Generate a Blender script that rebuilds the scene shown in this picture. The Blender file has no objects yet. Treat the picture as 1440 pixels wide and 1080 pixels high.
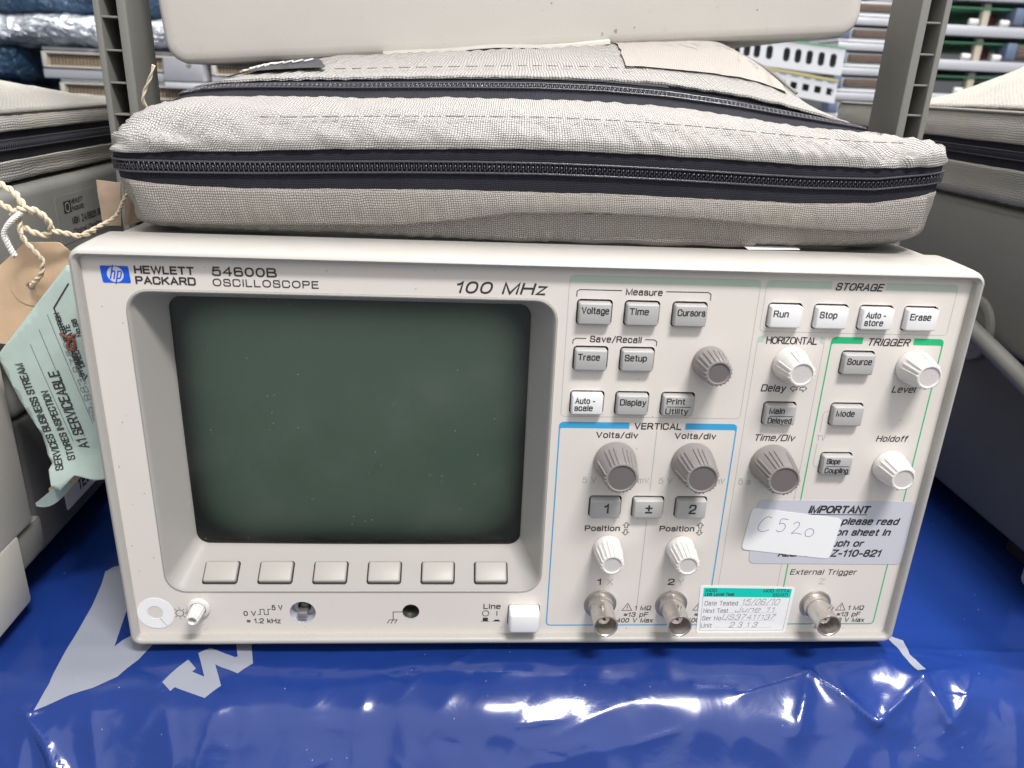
import bpy, bmesh, math, random
from mathutils import Vector, noise
random.seed(7)
S = 0.001
scn = bpy.context.scene
col = scn.collection
R = math.radians

# ------------------------------------------------------------------ camera
cam = bpy.data.objects.new('camera', bpy.data.cameras.new('camera'))
col.objects.link(cam); scn.camera = cam
from mathutils import Matrix
cx = Vector((0.99774094, -0.05426365, 0.03960384)); cf = Vector((0.06491517, 0.93051553, -0.3604537)); cu = Vector((-0.01729246, 0.36221031, 0.93193598))
m = Matrix((cx, cu, -cf)).transposed().to_4x4()
m.translation = Vector((-0.0281058, -0.27030994, 0.21792351))
cam.matrix_world = m
cam.data.sensor_width = 36; cam.data.lens = 27.5
cam.data.clip_start = 0.01; cam.data.clip_end = 50
cam.data.dof.use_dof = True; cam.data.dof.focus_distance = 0.31; cam.data.dof.aperture_fstop = 15

# ------------------------------------------------------------------ world and lamps (indoor store room, ceiling tubes, added front fill and back lamp)
w = bpy.data.worlds.new('World'); scn.world = w; w.use_nodes = True
w.node_tree.nodes['Background'].inputs[0].default_value = (0.93, 0.96, 1.0, 1)
w.node_tree.nodes['Background'].inputs[1].default_value = 0.42

def tube(loc, aim, sx, sy, power, colr=(1, 0.965, 0.945)):
    l = bpy.data.lights.new('tube_or_fill', 'AREA'); l.shape = 'RECTANGLE'; l.size = sx; l.size_y = sy
    l.energy = power; l.color = colr
    o = bpy.data.objects.new('tube_or_fill', l); col.objects.link(o)
    o.location = loc
    o.rotation_euler = (Vector(aim) - Vector(loc)).to_track_quat('-Z', 'Y').to_euler()
    return o
tube((0.30, -0.62, 1.35), (0.05, 0, 0.1), 0.42, 0.13, 22)
tube((0.54, 0.30, 1.45), (0.05, 0.1, 0.1), 0.38, 0.10, 17)
tube((0.25, -1.5, 1.6), (0, 0, 0.1), 2.6, 1.7, 14)  # added soft fill from the front, not a ceiling tube
tube((0.0, 0.55, 1.25), (0.0, 0.75, 0.2), 2.2, 0.3, 14)  # added wide back lamp, brightens the pouch top and the shelf behind

scn.view_settings.view_transform = 'Standard'
scn.view_settings.look = 'None'
scn.view_settings.exposure = 0.09
scn.view_settings.gamma = 1.0
scn.cycles.max_bounces = 8

# ------------------------------------------------------------------ helpers
ORG = {}
def link(name, me, parent=None, org=(0, 0, 0), **props):
    o = bpy.data.objects.new(name, me)
    col.objects.link(o)
    org = Vector(org)
    if parent is not None:
        o.parent = parent
        o.location = (org - ORG[parent.name]) * S
    else:
        o.location = org * S
    ORG[o.name] = org
    for k, v in props.items():
        o[k] = v
    return o
def thing(name, label, cat, org, group=None):
    o = link(name, None, None, org, label=label, category=cat)
    if group: o['group'] = group
    return o
def mesh(name, V, F, mat, parent=None, org=None, smooth=False, uv=None, **props):
    """V in world mm (org None -> origin shared with the parent) or local mm when org is given with local=True"""
    local = props.pop('local', False)
    if org is None:
        org = ORG[parent.name] if parent is not None else Vector((0, 0, 0))
    org = Vector(org)
    me = bpy.data.meshes.new(name)
    if local:
        me.from_pydata([tuple(Vector(v) * S) for v in V], [], F)
    else:
        me.from_pydata([tuple((Vector(v) - org) * S) for v in V], [], F)
    me.materials.append(mat)
    if uv is not None:
        ul = me.uv_layers.new(name='UVMap')
        for p in me.polygons:
            for li in p.loop_indices:
                ul.data[li].uv = uv[me.loops[li].vertex_index]
    if smooth:
        for p in me.polygons: p.use_smooth = True
    me.update()
    return link(name, me, parent, org, **props)
def autosmooth(o, ang=35):
    me = o.data
    bm = bmesh.new(); bm.from_mesh(me)
    for f in bm.faces: f.smooth = True
    for e in bm.edges:
        if len(e.link_faces) == 2 and e.calc_face_angle(0) > R(ang): e.smooth = False
    bm.to_mesh(me); bm.free()
    return o
def bm_obj(name, bm, mat, parent=None, org=None, ang=35, local=False, **props):
    bm.normal_update()
    V = [v.co.copy() for v in bm.verts]; bm.verts.index_update()
    F = [[v.index for v in f.verts] for f in bm.faces]
    bm.free()
    o = mesh(name, V, F, mat, parent, org, local=local, **props)
    return autosmooth(o, ang)
def rbox_bm(x0, x1, y0, y1, z0, z1, bev=0.6, seg=2, tap=0.0, bm=None):
    nb = bmesh.new()
    bmesh.ops.create_cube(nb, size=1)
    for v in nb.verts:
        v.co = Vector(((x0 + x1) / 2 + v.co.x * (x1 - x0), (y0 + y1) / 2 + v.co.y * (y1 - y0), (z0 + z1) / 2 + v.co.z * (z1 - z0)))
        if tap and abs(v.co.y - y0) < 1e-6:
            v.co.x += tap if v.co.x < (x0 + x1) / 2 else -tap
            v.co.z += tap if v.co.z < (z0 + z1) / 2 else -tap
    if bev > 0:
        bmesh.ops.bevel(nb, geom=list(nb.edges), offset=bev, segments=seg, profile=0.5, affect='EDGES')
    if bm is None: return nb
    vm = {v: bm.verts.new(v.co) for v in nb.verts}
    for f in nb.faces: bm.faces.new([vm[v] for v in f.verts])
    nb.free(); return bm
def rbox(name, x0, x1, y0, y1, z0, z1, mat, parent=None, bev=0.6, seg=2, tap=0.0, **p):
    return bm_obj(name, rbox_bm(x0, x1, y0, y1, z0, z1, bev, seg, tap), mat, parent, **p)
def rrect(x0, x1, z0, z1, r, n=6):
    """rounded rectangle, counter-clockwise"""
    out = []
    for cx_, cz_, a0 in ((x1 - r, z0 + r, -90), (x1 - r, z1 - r, 0), (x0 + r, z1 - r, 90), (x0 + r, z0 + r, 180)):
        for i in range(n + 1):
            a = R(a0 + 90 * i / n)
            out.append((cx_ + r * math.cos(a), cz_ + r * math.sin(a)))
    return out
def rpoly(pts, r, n=5):
    out = []; N = len(pts)
    for i in range(N):
        p0, p, p1 = Vector(pts[i - 1]), Vector(pts[i]), Vector(pts[(i + 1) % N])
        a = p + (p0 - p).normalized() * r; b = p + (p1 - p).normalized() * r
        for k in range(n + 1):
            t = k / n
            out.append(tuple(a * (1 - t) ** 2 + p * 2 * t * (1 - t) + b * t * t))
    return out
def circ(cx_, cz_, r, n=40, rz=None):
    return [(cx_ + r * math.cos(2 * math.pi * i / n), cz_ + (rz or r) * math.sin(2 * math.pi * i / n)) for i in range(n)]
FR = (Vector((0, 0, 0)), Vector((1, 0, 0)), Vector((0, 0, 1)))   # front panel frame: u = x, v = z, normal = -y
def fill(name, loops, mat, parent, frame=FR, depth=0.0, lift=0.0, bevel=0.0, ang=35, **props):
    """filled 2-D outline (with holes) laid in a frame; depth is thickness behind the face, lift the height of its face"""
    O, U, V_ = frame; N = U.cross(V_).normalized()
    cu_ = bpy.data.curves.new('outline', 'CURVE'); cu_.dimensions = '2D'; cu_.fill_mode = 'BOTH'
    for lp in loops:
        sp = cu_.splines.new('POLY'); sp.points.add(len(lp) - 1); sp.use_cyclic_u = True
        for q, pt in zip(sp.points, lp): q.co = (pt[0], pt[1], 0, 1)
    if depth > 0: cu_.extrude = max(depth / 2 - bevel, 1e-4)
    if bevel: cu_.bevel_depth = bevel; cu_.bevel_resolution = 2; cu_.offset = -bevel
    ob = bpy.data.objects.new('outline', cu_); col.objects.link(ob)
    dg = bpy.context.evaluated_depsgraph_get(); dg.update()
    me = bpy.data.meshes.new_from_object(ob.evaluated_get(dg))
    bpy.data.objects.remove(ob); bpy.data.curves.remove(cu_)
    V = [O + U * v.co.x + V_ * v.co.y + N * (v.co.z - (depth / 2) + lift) for v in me.vertices]
    F = [list(p.vertices) for p in me.polygons]
    bpy.data.meshes.remove(me)
    o = mesh(name, V, F, mat, parent, **props)
    if depth > 0:
        bm = bmesh.new(); bm.from_mesh(o.data)
        bmesh.ops.remove_doubles(bm, verts=bm.verts, dist=1e-7)
        bmesh.ops.recalc_face_normals(bm, faces=bm.faces)
        bm.to_mesh(o.data); bm.free()
        autosmooth(o, ang)
    return o
def lathe(prof, n=48, rib=None):
    """profile [(h, r, ribamp)], axis towards -y; returns V,F local mm"""
    V = []; F = []
    for (h, r, a) in prof:
        for i in range(n):
            t = 2 * math.pi * i / n
            rr = r + (a * rib(t) if (rib and a) else 0)
            V.append((rr * math.cos(t), -h, rr * math.sin(t)))
    for k in range(len(prof) - 1):
        for i in range(n):
            a = k * n + i; b = k * n + (i + 1) % n
            F.append((a, b, b + n, a + n))
    return V, F
def disc(h, r, n=48):
    return [(r * math.cos(2 * math.pi * i / n), -h, r * math.sin(2 * math.pi * i / n)) for i in range(n)], [tuple(range(n))]
def catmull(pts, per=8):
    P = [Vector(p) for p in pts]; P = [P[0] * 2 - P[1]] + P + [P[-1] * 2 - P[-2]]
    out = []
    for i in range(1, len(P) - 2):
        for k in range(per):
            t = k / per
            a, b, c, d = P[i - 1], P[i], P[i + 1], P[i + 2]
            out.append(0.5 * ((2 * b) + (c - a) * t + (2 * a - 5 * b + 4 * c - d) * t * t + (3 * b - a - 3 * c + d) * t ** 3))
    out.append(P[-2]); return out
def sweep(path, rad, n=6, V=None, F=None, close_ends=True):
    """tube along a polyline (mm)"""
    V = [] if V is None else V; F = [] if F is None else F
    base = len(V); up = Vector((0.13, 0.31, 0.94)); L = len(path)
    for i, p in enumerate(path):
        t = (path[min(i + 1, L - 1)] - path[max(i - 1, 0)])
        if t.length < 1e-9: t = Vector((1, 0, 0))
        t.normalize()
        a = t.cross(up)
        if a.length < 1e-3: a = t.cross(Vector((1, 0, 0)))
        a.normalize(); b = t.cross(a); up = -b if False else up
        r = rad(i / (L - 1)) if callable(rad) else rad
        for k in range(n):
            th = 2 * math.pi * k / n
            V.append(p + a * (r * math.cos(th)) + b * (r * math.sin(th)))
    for i in range(L - 1):
        for k in range(n):
            q = base + i * n + k; s_ = base + i * n + (k + 1) % n
            F.append((q, s_, s_ + n, q + n))
    if close_ends:
        F.append(tuple(base + k for k in range(n))[::-1]); F.append(tuple(base + (L - 1) * n + k for k in range(n)))
    return V, F
def itp(tab, x):
    if x <= tab[0][0]: return tab[0][1]
    for (a, b), (c, d) in zip(tab, tab[1:]):
        if x <= c:
            t = (x - a) / (c - a); return b + (d - b) * t
    return tab[-1][1]
def sstep(a, b, x):
    t = max(0, min(1, (x - a) / (b - a))); return t * t * (3 - 2 * t)

# ------------------------------------------------------------------ materials
def newmat(name):
    m_ = bpy.data.materials.new(name); m_.use_nodes = True
    nt = m_.node_tree; return m_, nt, nt.nodes['Principled BSDF'], nt.nodes, nt.links
def texco(nt, scale=1.0):
    tc = nt.nodes.new('ShaderNodeTexCoord'); mp = nt.nodes.new('ShaderNodeMapping')
    mp.inputs['Scale'].default_value = (scale,) * 3 if not hasattr(scale, '__len__') else scale
    nt.links.new(tc.outputs['Object'], mp.inputs['Vector']); return mp.outputs[0]
def plain(name, c, rough=0.5, metal=0.0, var=0.06, vscale=60, bump=0.0, bscale=900, spec=0.5, coat=0.0, dirt=None, dirtamt=0.0):
    m_, nt, b, N, L = newmat(name)
    co = texco(nt)
    b.inputs['Roughness'].default_value = rough; b.inputs['Metallic'].default_value = metal
    b.inputs['Specular IOR Level'].default_value = spec
    b.inputs['Coat Weight'].default_value = coat
    nz = N.new('ShaderNodeTexNoise'); nz.inputs['Scale'].default_value = vscale; nz.inputs['Detail'].default_value = 5
    L.new(co, nz.inputs['Vector'])
    mx = N.new('ShaderNodeMix'); mx.data_type = 'RGBA'
    mx.inputs[6].default_value = tuple(x * (1 - var) for x in c) + (1,); mx.inputs[7].default_value = tuple(min(1, x * (1 + var)) for x in c) + (1,)
    L.new(nz.outputs['Fac'], mx.inputs[0])
    last = mx.outputs[2]
    if dirt:
        n2 = N.new('ShaderNodeTexNoise'); n2.inputs['Scale'].default_value = 220; n2.inputs['Detail'].default_value = 8; n2.inputs['Roughness'].default_value = 0.7
        L.new(co, n2.inputs['Vector'])
        cr = N.new('ShaderNodeValToRGB'); cr.color_ramp.elements[0].position = 0.62; cr.color_ramp.elements[1].position = 0.74
        cr.color_ramp.elements[0].color = (0, 0, 0, 1); cr.color_ramp.elements[1].color = (dirtamt,) * 3 + (1,)
        L.new(n2.outputs['Fac'], cr.inputs[0])
        m2 = N.new('ShaderNodeMix'); m2.data_type = 'RGBA'; m2.inputs[7].default_value = dirt + (1,)
        L.new(cr.outputs[0], m2.inputs[0]); L.new(last, m2.inputs[6]); last = m2.outputs[2]
    L.new(last, b.inputs['Base Color'])
    # roughness breakup
    mr = N.new('ShaderNodeMapRange'); mr.inputs[3].default_value = max(0, rough - 0.07); mr.inputs[4].default_value = min(1, rough + 0.07)
    n3 = N.new('ShaderNodeTexNoise'); n3.inputs['Scale'].default_value = vscale * 3; L.new(co, n3.inputs['Vector'])
    L.new(n3.outputs['Fac'], mr.inputs[0]); L.new(mr.outputs[0], b.inputs['Roughness'])
    if bump:
        n4 = N.new('ShaderNodeTexNoise'); n4.inputs['Scale'].default_value = bscale; n4.inputs['Detail'].default_value = 3; L.new(co, n4.inputs['Vector'])
        bp = N.new('ShaderNodeBump'); bp.inputs['Strength'].default_value = 1; bp.inputs['Distance'].default_value = bump * S
        L.new(n4.outputs['Fac'], bp.inputs['Height']); L.new(bp.outputs[0], b.inputs['Normal'])
    return m_
def math_(nt, op, a, b=None):
    n = nt.nodes.new('ShaderNodeMath'); n.operation = op
    for i, q in enumerate((a, b)):
        if q is None: continue
        if isinstance(q, (int, float)): n.inputs[i].default_value = q
        else: nt.links.new(q, n.inputs[i])
    return n.outputs[0]
def fabric(name, c_hi, c_lo, pitch=1.0, dist=0.22, rough=0.75, stain=None, vertical=False, sheen=0.0):
    """plain weave from a UV map in mm: warp and weft yarns pass over each other by turns"""
    m_, nt, b, N, L = newmat(name)
    uvn = N.new('ShaderNodeUVMap'); sp = N.new('ShaderNodeSeparateXYZ')
    wn = N.new('ShaderNodeTexNoise'); wn.inputs['Scale'].default_value = 0.11; wn.inputs['Detail'].default_value = 3
    L.new(uvn.outputs[0], wn.inputs['Vector'])
    vm = N.new('ShaderNodeVectorMath'); vm.operation = 'MULTIPLY_ADD'; vm.inputs[1].default_value = (2.0, 2.0, 0)
    L.new(wn.outputs['Color'], vm.inputs[0]); L.new(uvn.outputs[0], vm.inputs[2])
    L.new(vm.outputs[0], sp.inputs[0])
    u = math_(nt, 'DIVIDE', sp.outputs[0], pitch); v = math_(nt, 'DIVIDE', sp.outputs[1], pitch)
    su = math_(nt, 'ABSOLUTE', math_(nt, 'SINE', math_(nt, 'MULTIPLY', u, math.pi)))
    sv = math_(nt, 'ABSOLUTE', math_(nt, 'SINE', math_(nt, 'MULTIPLY', v, math.pi)))
    par = math_(nt, 'MODULO', math_(nt, 'ABSOLUTE', math_(nt, 'ADD', math_(nt, 'FLOOR', u), math_(nt, 'FLOOR', v))), 2.0)
    par = math_(nt, 'GREATER_THAN', par, 0.5)
    # weft yarn (runs along u): bulges in the middle of its cell; warp likewise, set a little lower
    weft = math_(nt, 'POWER', math_(nt, 'MULTIPLY', math_(nt, 'POWER', su, 0.8), math_(nt, 'POWER', sv, 0.7)), 0.8)
    warp = math_(nt, 'MULTIPLY', weft, 0.72)
    mx = N.new('ShaderNodeMix'); mx.data_type = 'FLOAT'
    L.new(par, mx.inputs[0]); L.new(weft, mx.inputs[2]); L.new(warp, mx.inputs[3])
    h = mx.outputs[0]
    nz = N.new('ShaderNodeTexNoise'); nz.inputs['Scale'].default_value = 1.7; nz.inputs['Detail'].default_value = 4; L.new(uvn.outputs[0], nz.inputs['Vector'])
    h2 = math_(nt, 'ADD', h, math_(nt, 'MULTIPLY', nz.outputs['Fac'], 0.35))
    cm = N.new('ShaderNodeMix'); cm.data_type = 'RGBA'; cm.inputs[6].default_value = c_lo + (1,); cm.inputs[7].default_value = c_hi + (1,)
    fac = math_(nt, 'MULTIPLY', h2, 0.95); fac_c = N.new('ShaderNodeClamp'); L.new(fac, fac_c.inputs[0])
    L.new(fac_c.outputs[0], cm.inputs[0]); last = cm.outputs[2]
    # slow uneven soiling
    n2 = N.new('ShaderNodeTexNoise'); n2.inputs['Scale'].default_value = 0.035; n2.inputs['Detail'].default_value = 6; L.new(uvn.outputs[0], n2.inputs['Vector'])
    cr = N.new('ShaderNodeValToRGB'); cr.color_ramp.elements[0].position = 0.42; cr.color_ramp.elements[1].position = 0.72
    cr.color_ramp.elements[0].color = (0, 0, 0, 1); cr.color_ramp.elements[1].color = (0.55,) * 3 + (1,)
    L.new(n2.outputs['Fac'], cr.inputs[0])
    m2 = N.new('ShaderNodeMix'); m2.data_type = 'RGBA'; m2.inputs[7].default_value = (stain or tuple(x * 0.72 for x in c_hi)) + (1,)
    L.new(cr.outputs[0], m2.inputs[0]); L.new(last, m2.inputs[6]); L.new(m2.outputs[2], b.inputs['Base Color'])
    b.inputs['Roughness'].default_value = rough; b.inputs['Specular IOR Level'].default_value = 0.35
    b.inputs['Sheen Weight'].default_value = sheen
    bp = N.new('ShaderNodeBump'); bp.inputs['Strength'].default_value = 1; bp.inputs['Distance'].default_value = dist * S
    L.new(h2, bp.inputs['Height']); L.new(bp.outputs[0], b.inputs['Normal'])
    return m_

M = {}
M['rim'] = plain('moulded_grey_plastic', (0.43, 0.415, 0.385), 0.42, var=0.03, bump=0.06, bscale=1600, dirt=(0.30, 0.28, 0.25), dirtamt=0.25)
M['case'] = plain('case_grey_plastic', (0.40, 0.39, 0.365), 0.5, var=0.03, bump=0.07, bscale=1500, dirt=(0.28, 0.27, 0.25), dirtamt=0.25)
M['panel'] = plain('cream_panel_overlay', (0.735, 0.69, 0.64), 0.38, var=0.035, vscale=12, bump=0.012, bscale=3000, dirt=(0.55, 0.50, 0.42), dirtamt=0.3)
M['bezel'] = plain('bezel_warm_grey', (0.40, 0.385, 0.36), 0.38, var=0.03, bump=0.03, bscale=1800)
M['softkey'] = plain('softkey_grey', (0.42, 0.40, 0.37), 0.45, var=0.02)
M['key'] = plain('button_grey', (0.46, 0.455, 0.445), 0.42, var=0.02, bump=0.02, bscale=2500)
M['keyw'] = plain('button_white', (0.84, 0.84, 0.84), 0.38, var=0.01, bump=0.02, bscale=2500)
M['knobg'] = plain('knob_grey', (0.27, 0.25, 0.245), 0.38, var=0.04, bump=0.03, bscale=2000)
M['knobc'] = plain('knob_cap_grey', (0.15, 0.135, 0.135), 0.7, var=0.05, bump=0.1, bscale=2500)
M['knobw'] = plain('knob_white', (0.74, 0.72, 0.69), 0.38, var=0.02, bump=0.02, bscale=2000)
M['knobwc'] = plain('knob_cap_white', (0.60, 0.575, 0.56), 0.7, var=0.04, bump=0.12, bscale=2500)
M['nickel'] = plain('nickel_plate', (0.66, 0.62, 0.58), 0.30, metal=0.9, var=0.06, bump=0.02)
M['brass'] = plain('brass_contact', (0.35, 0.16, 0.06), 0.35, metal=1.0)
M['teflon'] = plain('white_insulator', (0.75, 0.73, 0.72), 0.45)
M['darkhole'] = plain('dark_recess', (0.012, 0.012, 0.012), 0.7)
M['ink'] = plain('dark_ink', (0.03, 0.029, 0.031), 0.6, var=0.1)
M['inkfaint'] = plain('faint_grey_ink', (0.47, 0.455, 0.44), 0.6, var=0.02)
M['inkline'] = plain('thin_grey_line_ink', (0.40, 0.41, 0.39), 0.6, var=0.02)
M['sage'] = plain('pale_green_ink', (0.50, 0.60, 0.50), 0.55, var=0.02)
M['green'] = plain('green_ink', (0.015, 0.46, 0.19), 0.5, var=0.02)
M['blue'] = plain('light_blue_ink', (0.045, 0.36, 0.66), 0.5, var=0.02)
M['logoblue'] = plain('logo_blue', (0.008, 0.10, 0.68), 0.45, var=0.02)
M['logowhite'] = plain('logo_pale', (0.66, 0.66, 0.66), 0.45, var=0.02)
M['paper'] = plain('white_sticker_paper', (0.90, 0.90, 0.90), 0.5, var=0.01)
M['lav'] = plain('lavender_sticker', (0.59, 0.60, 0.665), 0.42, var=0.02, vscale=25)
M['teal'] = plain('teal_print', (0.0, 0.62, 0.50), 0.5, var=0.02)
M['pen'] = plain('pen_ink_blue', (0.12, 0.13, 0.42), 0.5, var=0.2)
M['pencil'] = plain('pencil_grey', (0.22, 0.22, 0.24), 0.6, var=0.3)
M['kraft'] = plain('kraft_card', (0.62, 0.45, 0.30), 0.8, var=0.12, vscale=150, bump=0.05, bscale=800)
M['kraftd'] = plain('weathered_card', (0.36, 0.27, 0.20), 0.85, var=0.25, vscale=250, bump=0.1, bscale=900)
M['tealcard'] = plain('pale_teal_card', (0.43, 0.53, 0.49), 0.7, var=0.15, vscale=120, bump=0.03, bscale=700)
M['string'] = plain('cotton_string', (0.66, 0.57, 0.42), 0.85, var=0.2, vscale=700, bump=0.12, bscale=1500)
M['rust'] = plain('rusty_staple', (0.20, 0.055, 0.03), 0.7, var=0.5, vscale=600, bump=0.1)
M['arm'] = plain('handle_grey_plastic', (0.20, 0.197, 0.18), 0.48, var=0.05, bump=0.06, bscale=1500)
M['ncase'] = plain('neighbour_case_shaded', (0.20, 0.20, 0.185), 0.5, var=0.05, bump=0.07, bscale=1500)  # grey darkened to carry the shade in the gap beside the cases
M['nlower'] = plain('neighbour_lower_shaded', (0.085, 0.085, 0.085), 0.5, var=0.05, bump=0.06, bscale=1500)  # lower half: deeper shade of the gap painted in as darker grey
M['ncream'] = plain('neighbour_cream_front', (0.60, 0.58, 0.52), 0.45, var=0.03, bump=0.04, bscale=1500)
M['topcase'] = plain('upper_case_beige', (0.53, 0.505, 0.465), 0.45, var=0.04, vscale=25, bump=0.05, bscale=1200, dirt=(0.33, 0.29, 0.24), dirtamt=0.35)
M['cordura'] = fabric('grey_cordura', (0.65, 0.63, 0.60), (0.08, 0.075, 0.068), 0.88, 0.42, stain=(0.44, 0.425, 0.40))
M['cordura_shade'] = fabric('grey_cordura_shaded', (0.50, 0.475, 0.44), (0.09, 0.08, 0.07), 0.82, 0.36, stain=(0.36, 0.33, 0.27))  # same cloth on the lower parts, with their shade painted into the colour
M['patch'] = fabric('stained_patch', (0.56, 0.52, 0.48), (0.22, 0.20, 0.18), 0.7, 0.16, stain=(0.47, 0.41, 0.36))
M['ncord'] = fabric('grey_cordura_neighbour', (0.58, 0.565, 0.53), (0.15, 0.145, 0.12), 1.2, 0.3, stain=(0.5, 0.47, 0.38))
M['tape'] = fabric('zip_tape_black', (0.020, 0.021, 0.032), (0.004, 0.004, 0.007), 0.62, 0.2, stain=(0.028, 0.028, 0.038))
M['coil'] = plain('zip_coil_nylon', (0.06, 0.06, 0.072), 0.22, var=0.15, vscale=500)
M['thread'] = plain('dark_thread', (0.12, 0.115, 0.105), 0.8)
M['patchblack'] = plain('woven_black', (0.07, 0.07, 0.075), 0.8, var=0.2, vscale=500)
M['patchwhite'] = plain('woven_white', (0.75, 0.74, 0.73), 0.8)
M['alu'] = plain('anodised_rail', (0.52, 0.53, 0.57), 0.35, metal=0.3, var=0.05)
M['aluplate'] = plain('painted_plate', (0.62, 0.64, 0.66), 0.45, var=0.05)
M['dark'] = plain('dark_gap', (0.02, 0.022, 0.026), 0.6)
M['conn'] = plain('connector_brown', (0.10, 0.075, 0.065), 0.5, var=0.5, vscale=300)
M['connpin'] = plain('connector_pins', (0.28, 0.20, 0.15), 0.45, var=0.3, vscale=500)
M['connblue'] = plain('connector_blue_grey', (0.12, 0.16, 0.24), 0.45, var=0.2)
M['pcb'] = plain('green_board_edge', (0.12, 0.38, 0.20), 0.5, var=0.15)
M['yell'] = plain('yellow_board_edge', (0.55, 0.48, 0.16), 0.5, var=0.15)
M['mesh'] = plain('tan_connector', (0.50, 0.40, 0.26), 0.6, var=0.35, vscale=400)
M['shelf'] = plain('grey_shelf_steel', (0.25, 0.26, 0.27), 0.5, var=0.05)
M['wall'] = plain('store_wall', (0.10, 0.105, 0.11), 0.8, var=0.1, vscale=4)
M['foot'] = plain('rubber_foot', (0.03, 0.03, 0.03), 0.7)
M['cap_post'] = plain('cream_post', (0.55, 0.50, 0.40), 0.5)
M['redpart'] = plain('red_component', (0.10, 0.02, 0.02), 0.4)

# screen: phosphor behind a tinted filter with dust on it
mm, nt, b, N, L = newmat('green_phosphor')
b.inputs['Base Color'].default_value = (0.34, 0.50, 0.40, 1); b.inputs['Roughness'].default_value = 0.9
nz = N.new('ShaderNodeTexNoise'); nz.inputs['Scale'].default_value = 2500; L.new(texco(nt), nz.inputs['Vector'])
mr = N.new('ShaderNodeMix'); mr.data_type = 'RGBA'; mr.inputs[6].default_value = (0.42, 0.55, 0.445, 1); mr.inputs[7].default_value = (0.52, 0.65, 0.535, 1)
L.new(nz.outputs[0], mr.inputs[0])
# dark screen edges: shade painted into the phosphor colour towards the rim
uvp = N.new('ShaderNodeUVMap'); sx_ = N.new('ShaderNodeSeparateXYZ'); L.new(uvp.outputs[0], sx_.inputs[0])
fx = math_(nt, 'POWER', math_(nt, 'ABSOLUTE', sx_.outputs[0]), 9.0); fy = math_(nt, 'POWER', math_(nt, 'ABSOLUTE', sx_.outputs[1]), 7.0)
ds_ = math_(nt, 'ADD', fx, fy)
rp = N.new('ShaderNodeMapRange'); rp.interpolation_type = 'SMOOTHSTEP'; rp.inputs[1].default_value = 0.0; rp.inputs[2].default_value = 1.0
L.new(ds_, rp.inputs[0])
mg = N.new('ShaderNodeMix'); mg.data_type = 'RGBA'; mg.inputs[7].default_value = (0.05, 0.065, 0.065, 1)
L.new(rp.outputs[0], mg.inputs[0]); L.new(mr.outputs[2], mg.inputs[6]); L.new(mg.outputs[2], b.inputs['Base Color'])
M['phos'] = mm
mm, nt, b, N, L = newmat('tinted_screen_filter')
out = N['Material Output']
tr = N.new('ShaderNodeBsdfTransparent'); tr.inputs[0].default_value = (0.60, 0.645, 0.625, 1)
gl = N.new('ShaderNodeBsdfGlossy'); gl.inputs['Roughness'].default_value = 0.16; gl.inputs[0].default_value = (1, 1, 1, 1)
fr = N.new('ShaderNodeFresnel'); fr.inputs[0].default_value = 1.45
mxs = N.new('ShaderNodeMixShader'); L.new(fr.outputs[0], mxs.inputs[0]); L.new(tr.outputs[0], mxs.inputs[1]); L.new(gl.outputs[0], mxs.inputs[2])
co = texco(nt)
vo = N.new('ShaderNodeTexVoronoi'); vo.inputs['Scale'].default_value = 380; L.new(co, vo.inputs['Vector'])
n5 = N.new('ShaderNodeTexNoise'); n5.inputs['Scale'].default_value = 90; L.new(co, n5.inputs['Vector'])
th = math_(nt, 'MULTIPLY', math_(nt, 'GREATER_THAN', n5.outputs['Fac'], 0.56), 0.075)
sp_ = math_(nt, 'LESS_THAN', vo.outputs['Distance'], th)
haze = N.new('ShaderNodeTexNoise'); haze.inputs['Scale'].default_value = 30; haze.inputs['Detail'].default_value = 8; L.new(co, haze.inputs['Vector'])
amt = math_(nt, 'ADD', math_(nt, 'MULTIPLY', sp_, 0.45), math_(nt, 'MULTIPLY', math_(nt, 'POWER', haze.outputs['Fac'], 3.0), 0.10))
df = N.new('ShaderNodeBsdfDiffuse'); df.inputs[0].default_value = (0.7, 0.7, 0.66, 1)
mx2 = N.new('ShaderNodeMixShader'); L.new(amt, mx2.inputs[0]); L.new(mxs.outputs[0], mx2.inputs[1]); L.new(df.outputs[0], mx2.inputs[2])
L.new(mx2.outputs[0], out.inputs['Surface'])
M['filter'] = mm
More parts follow.
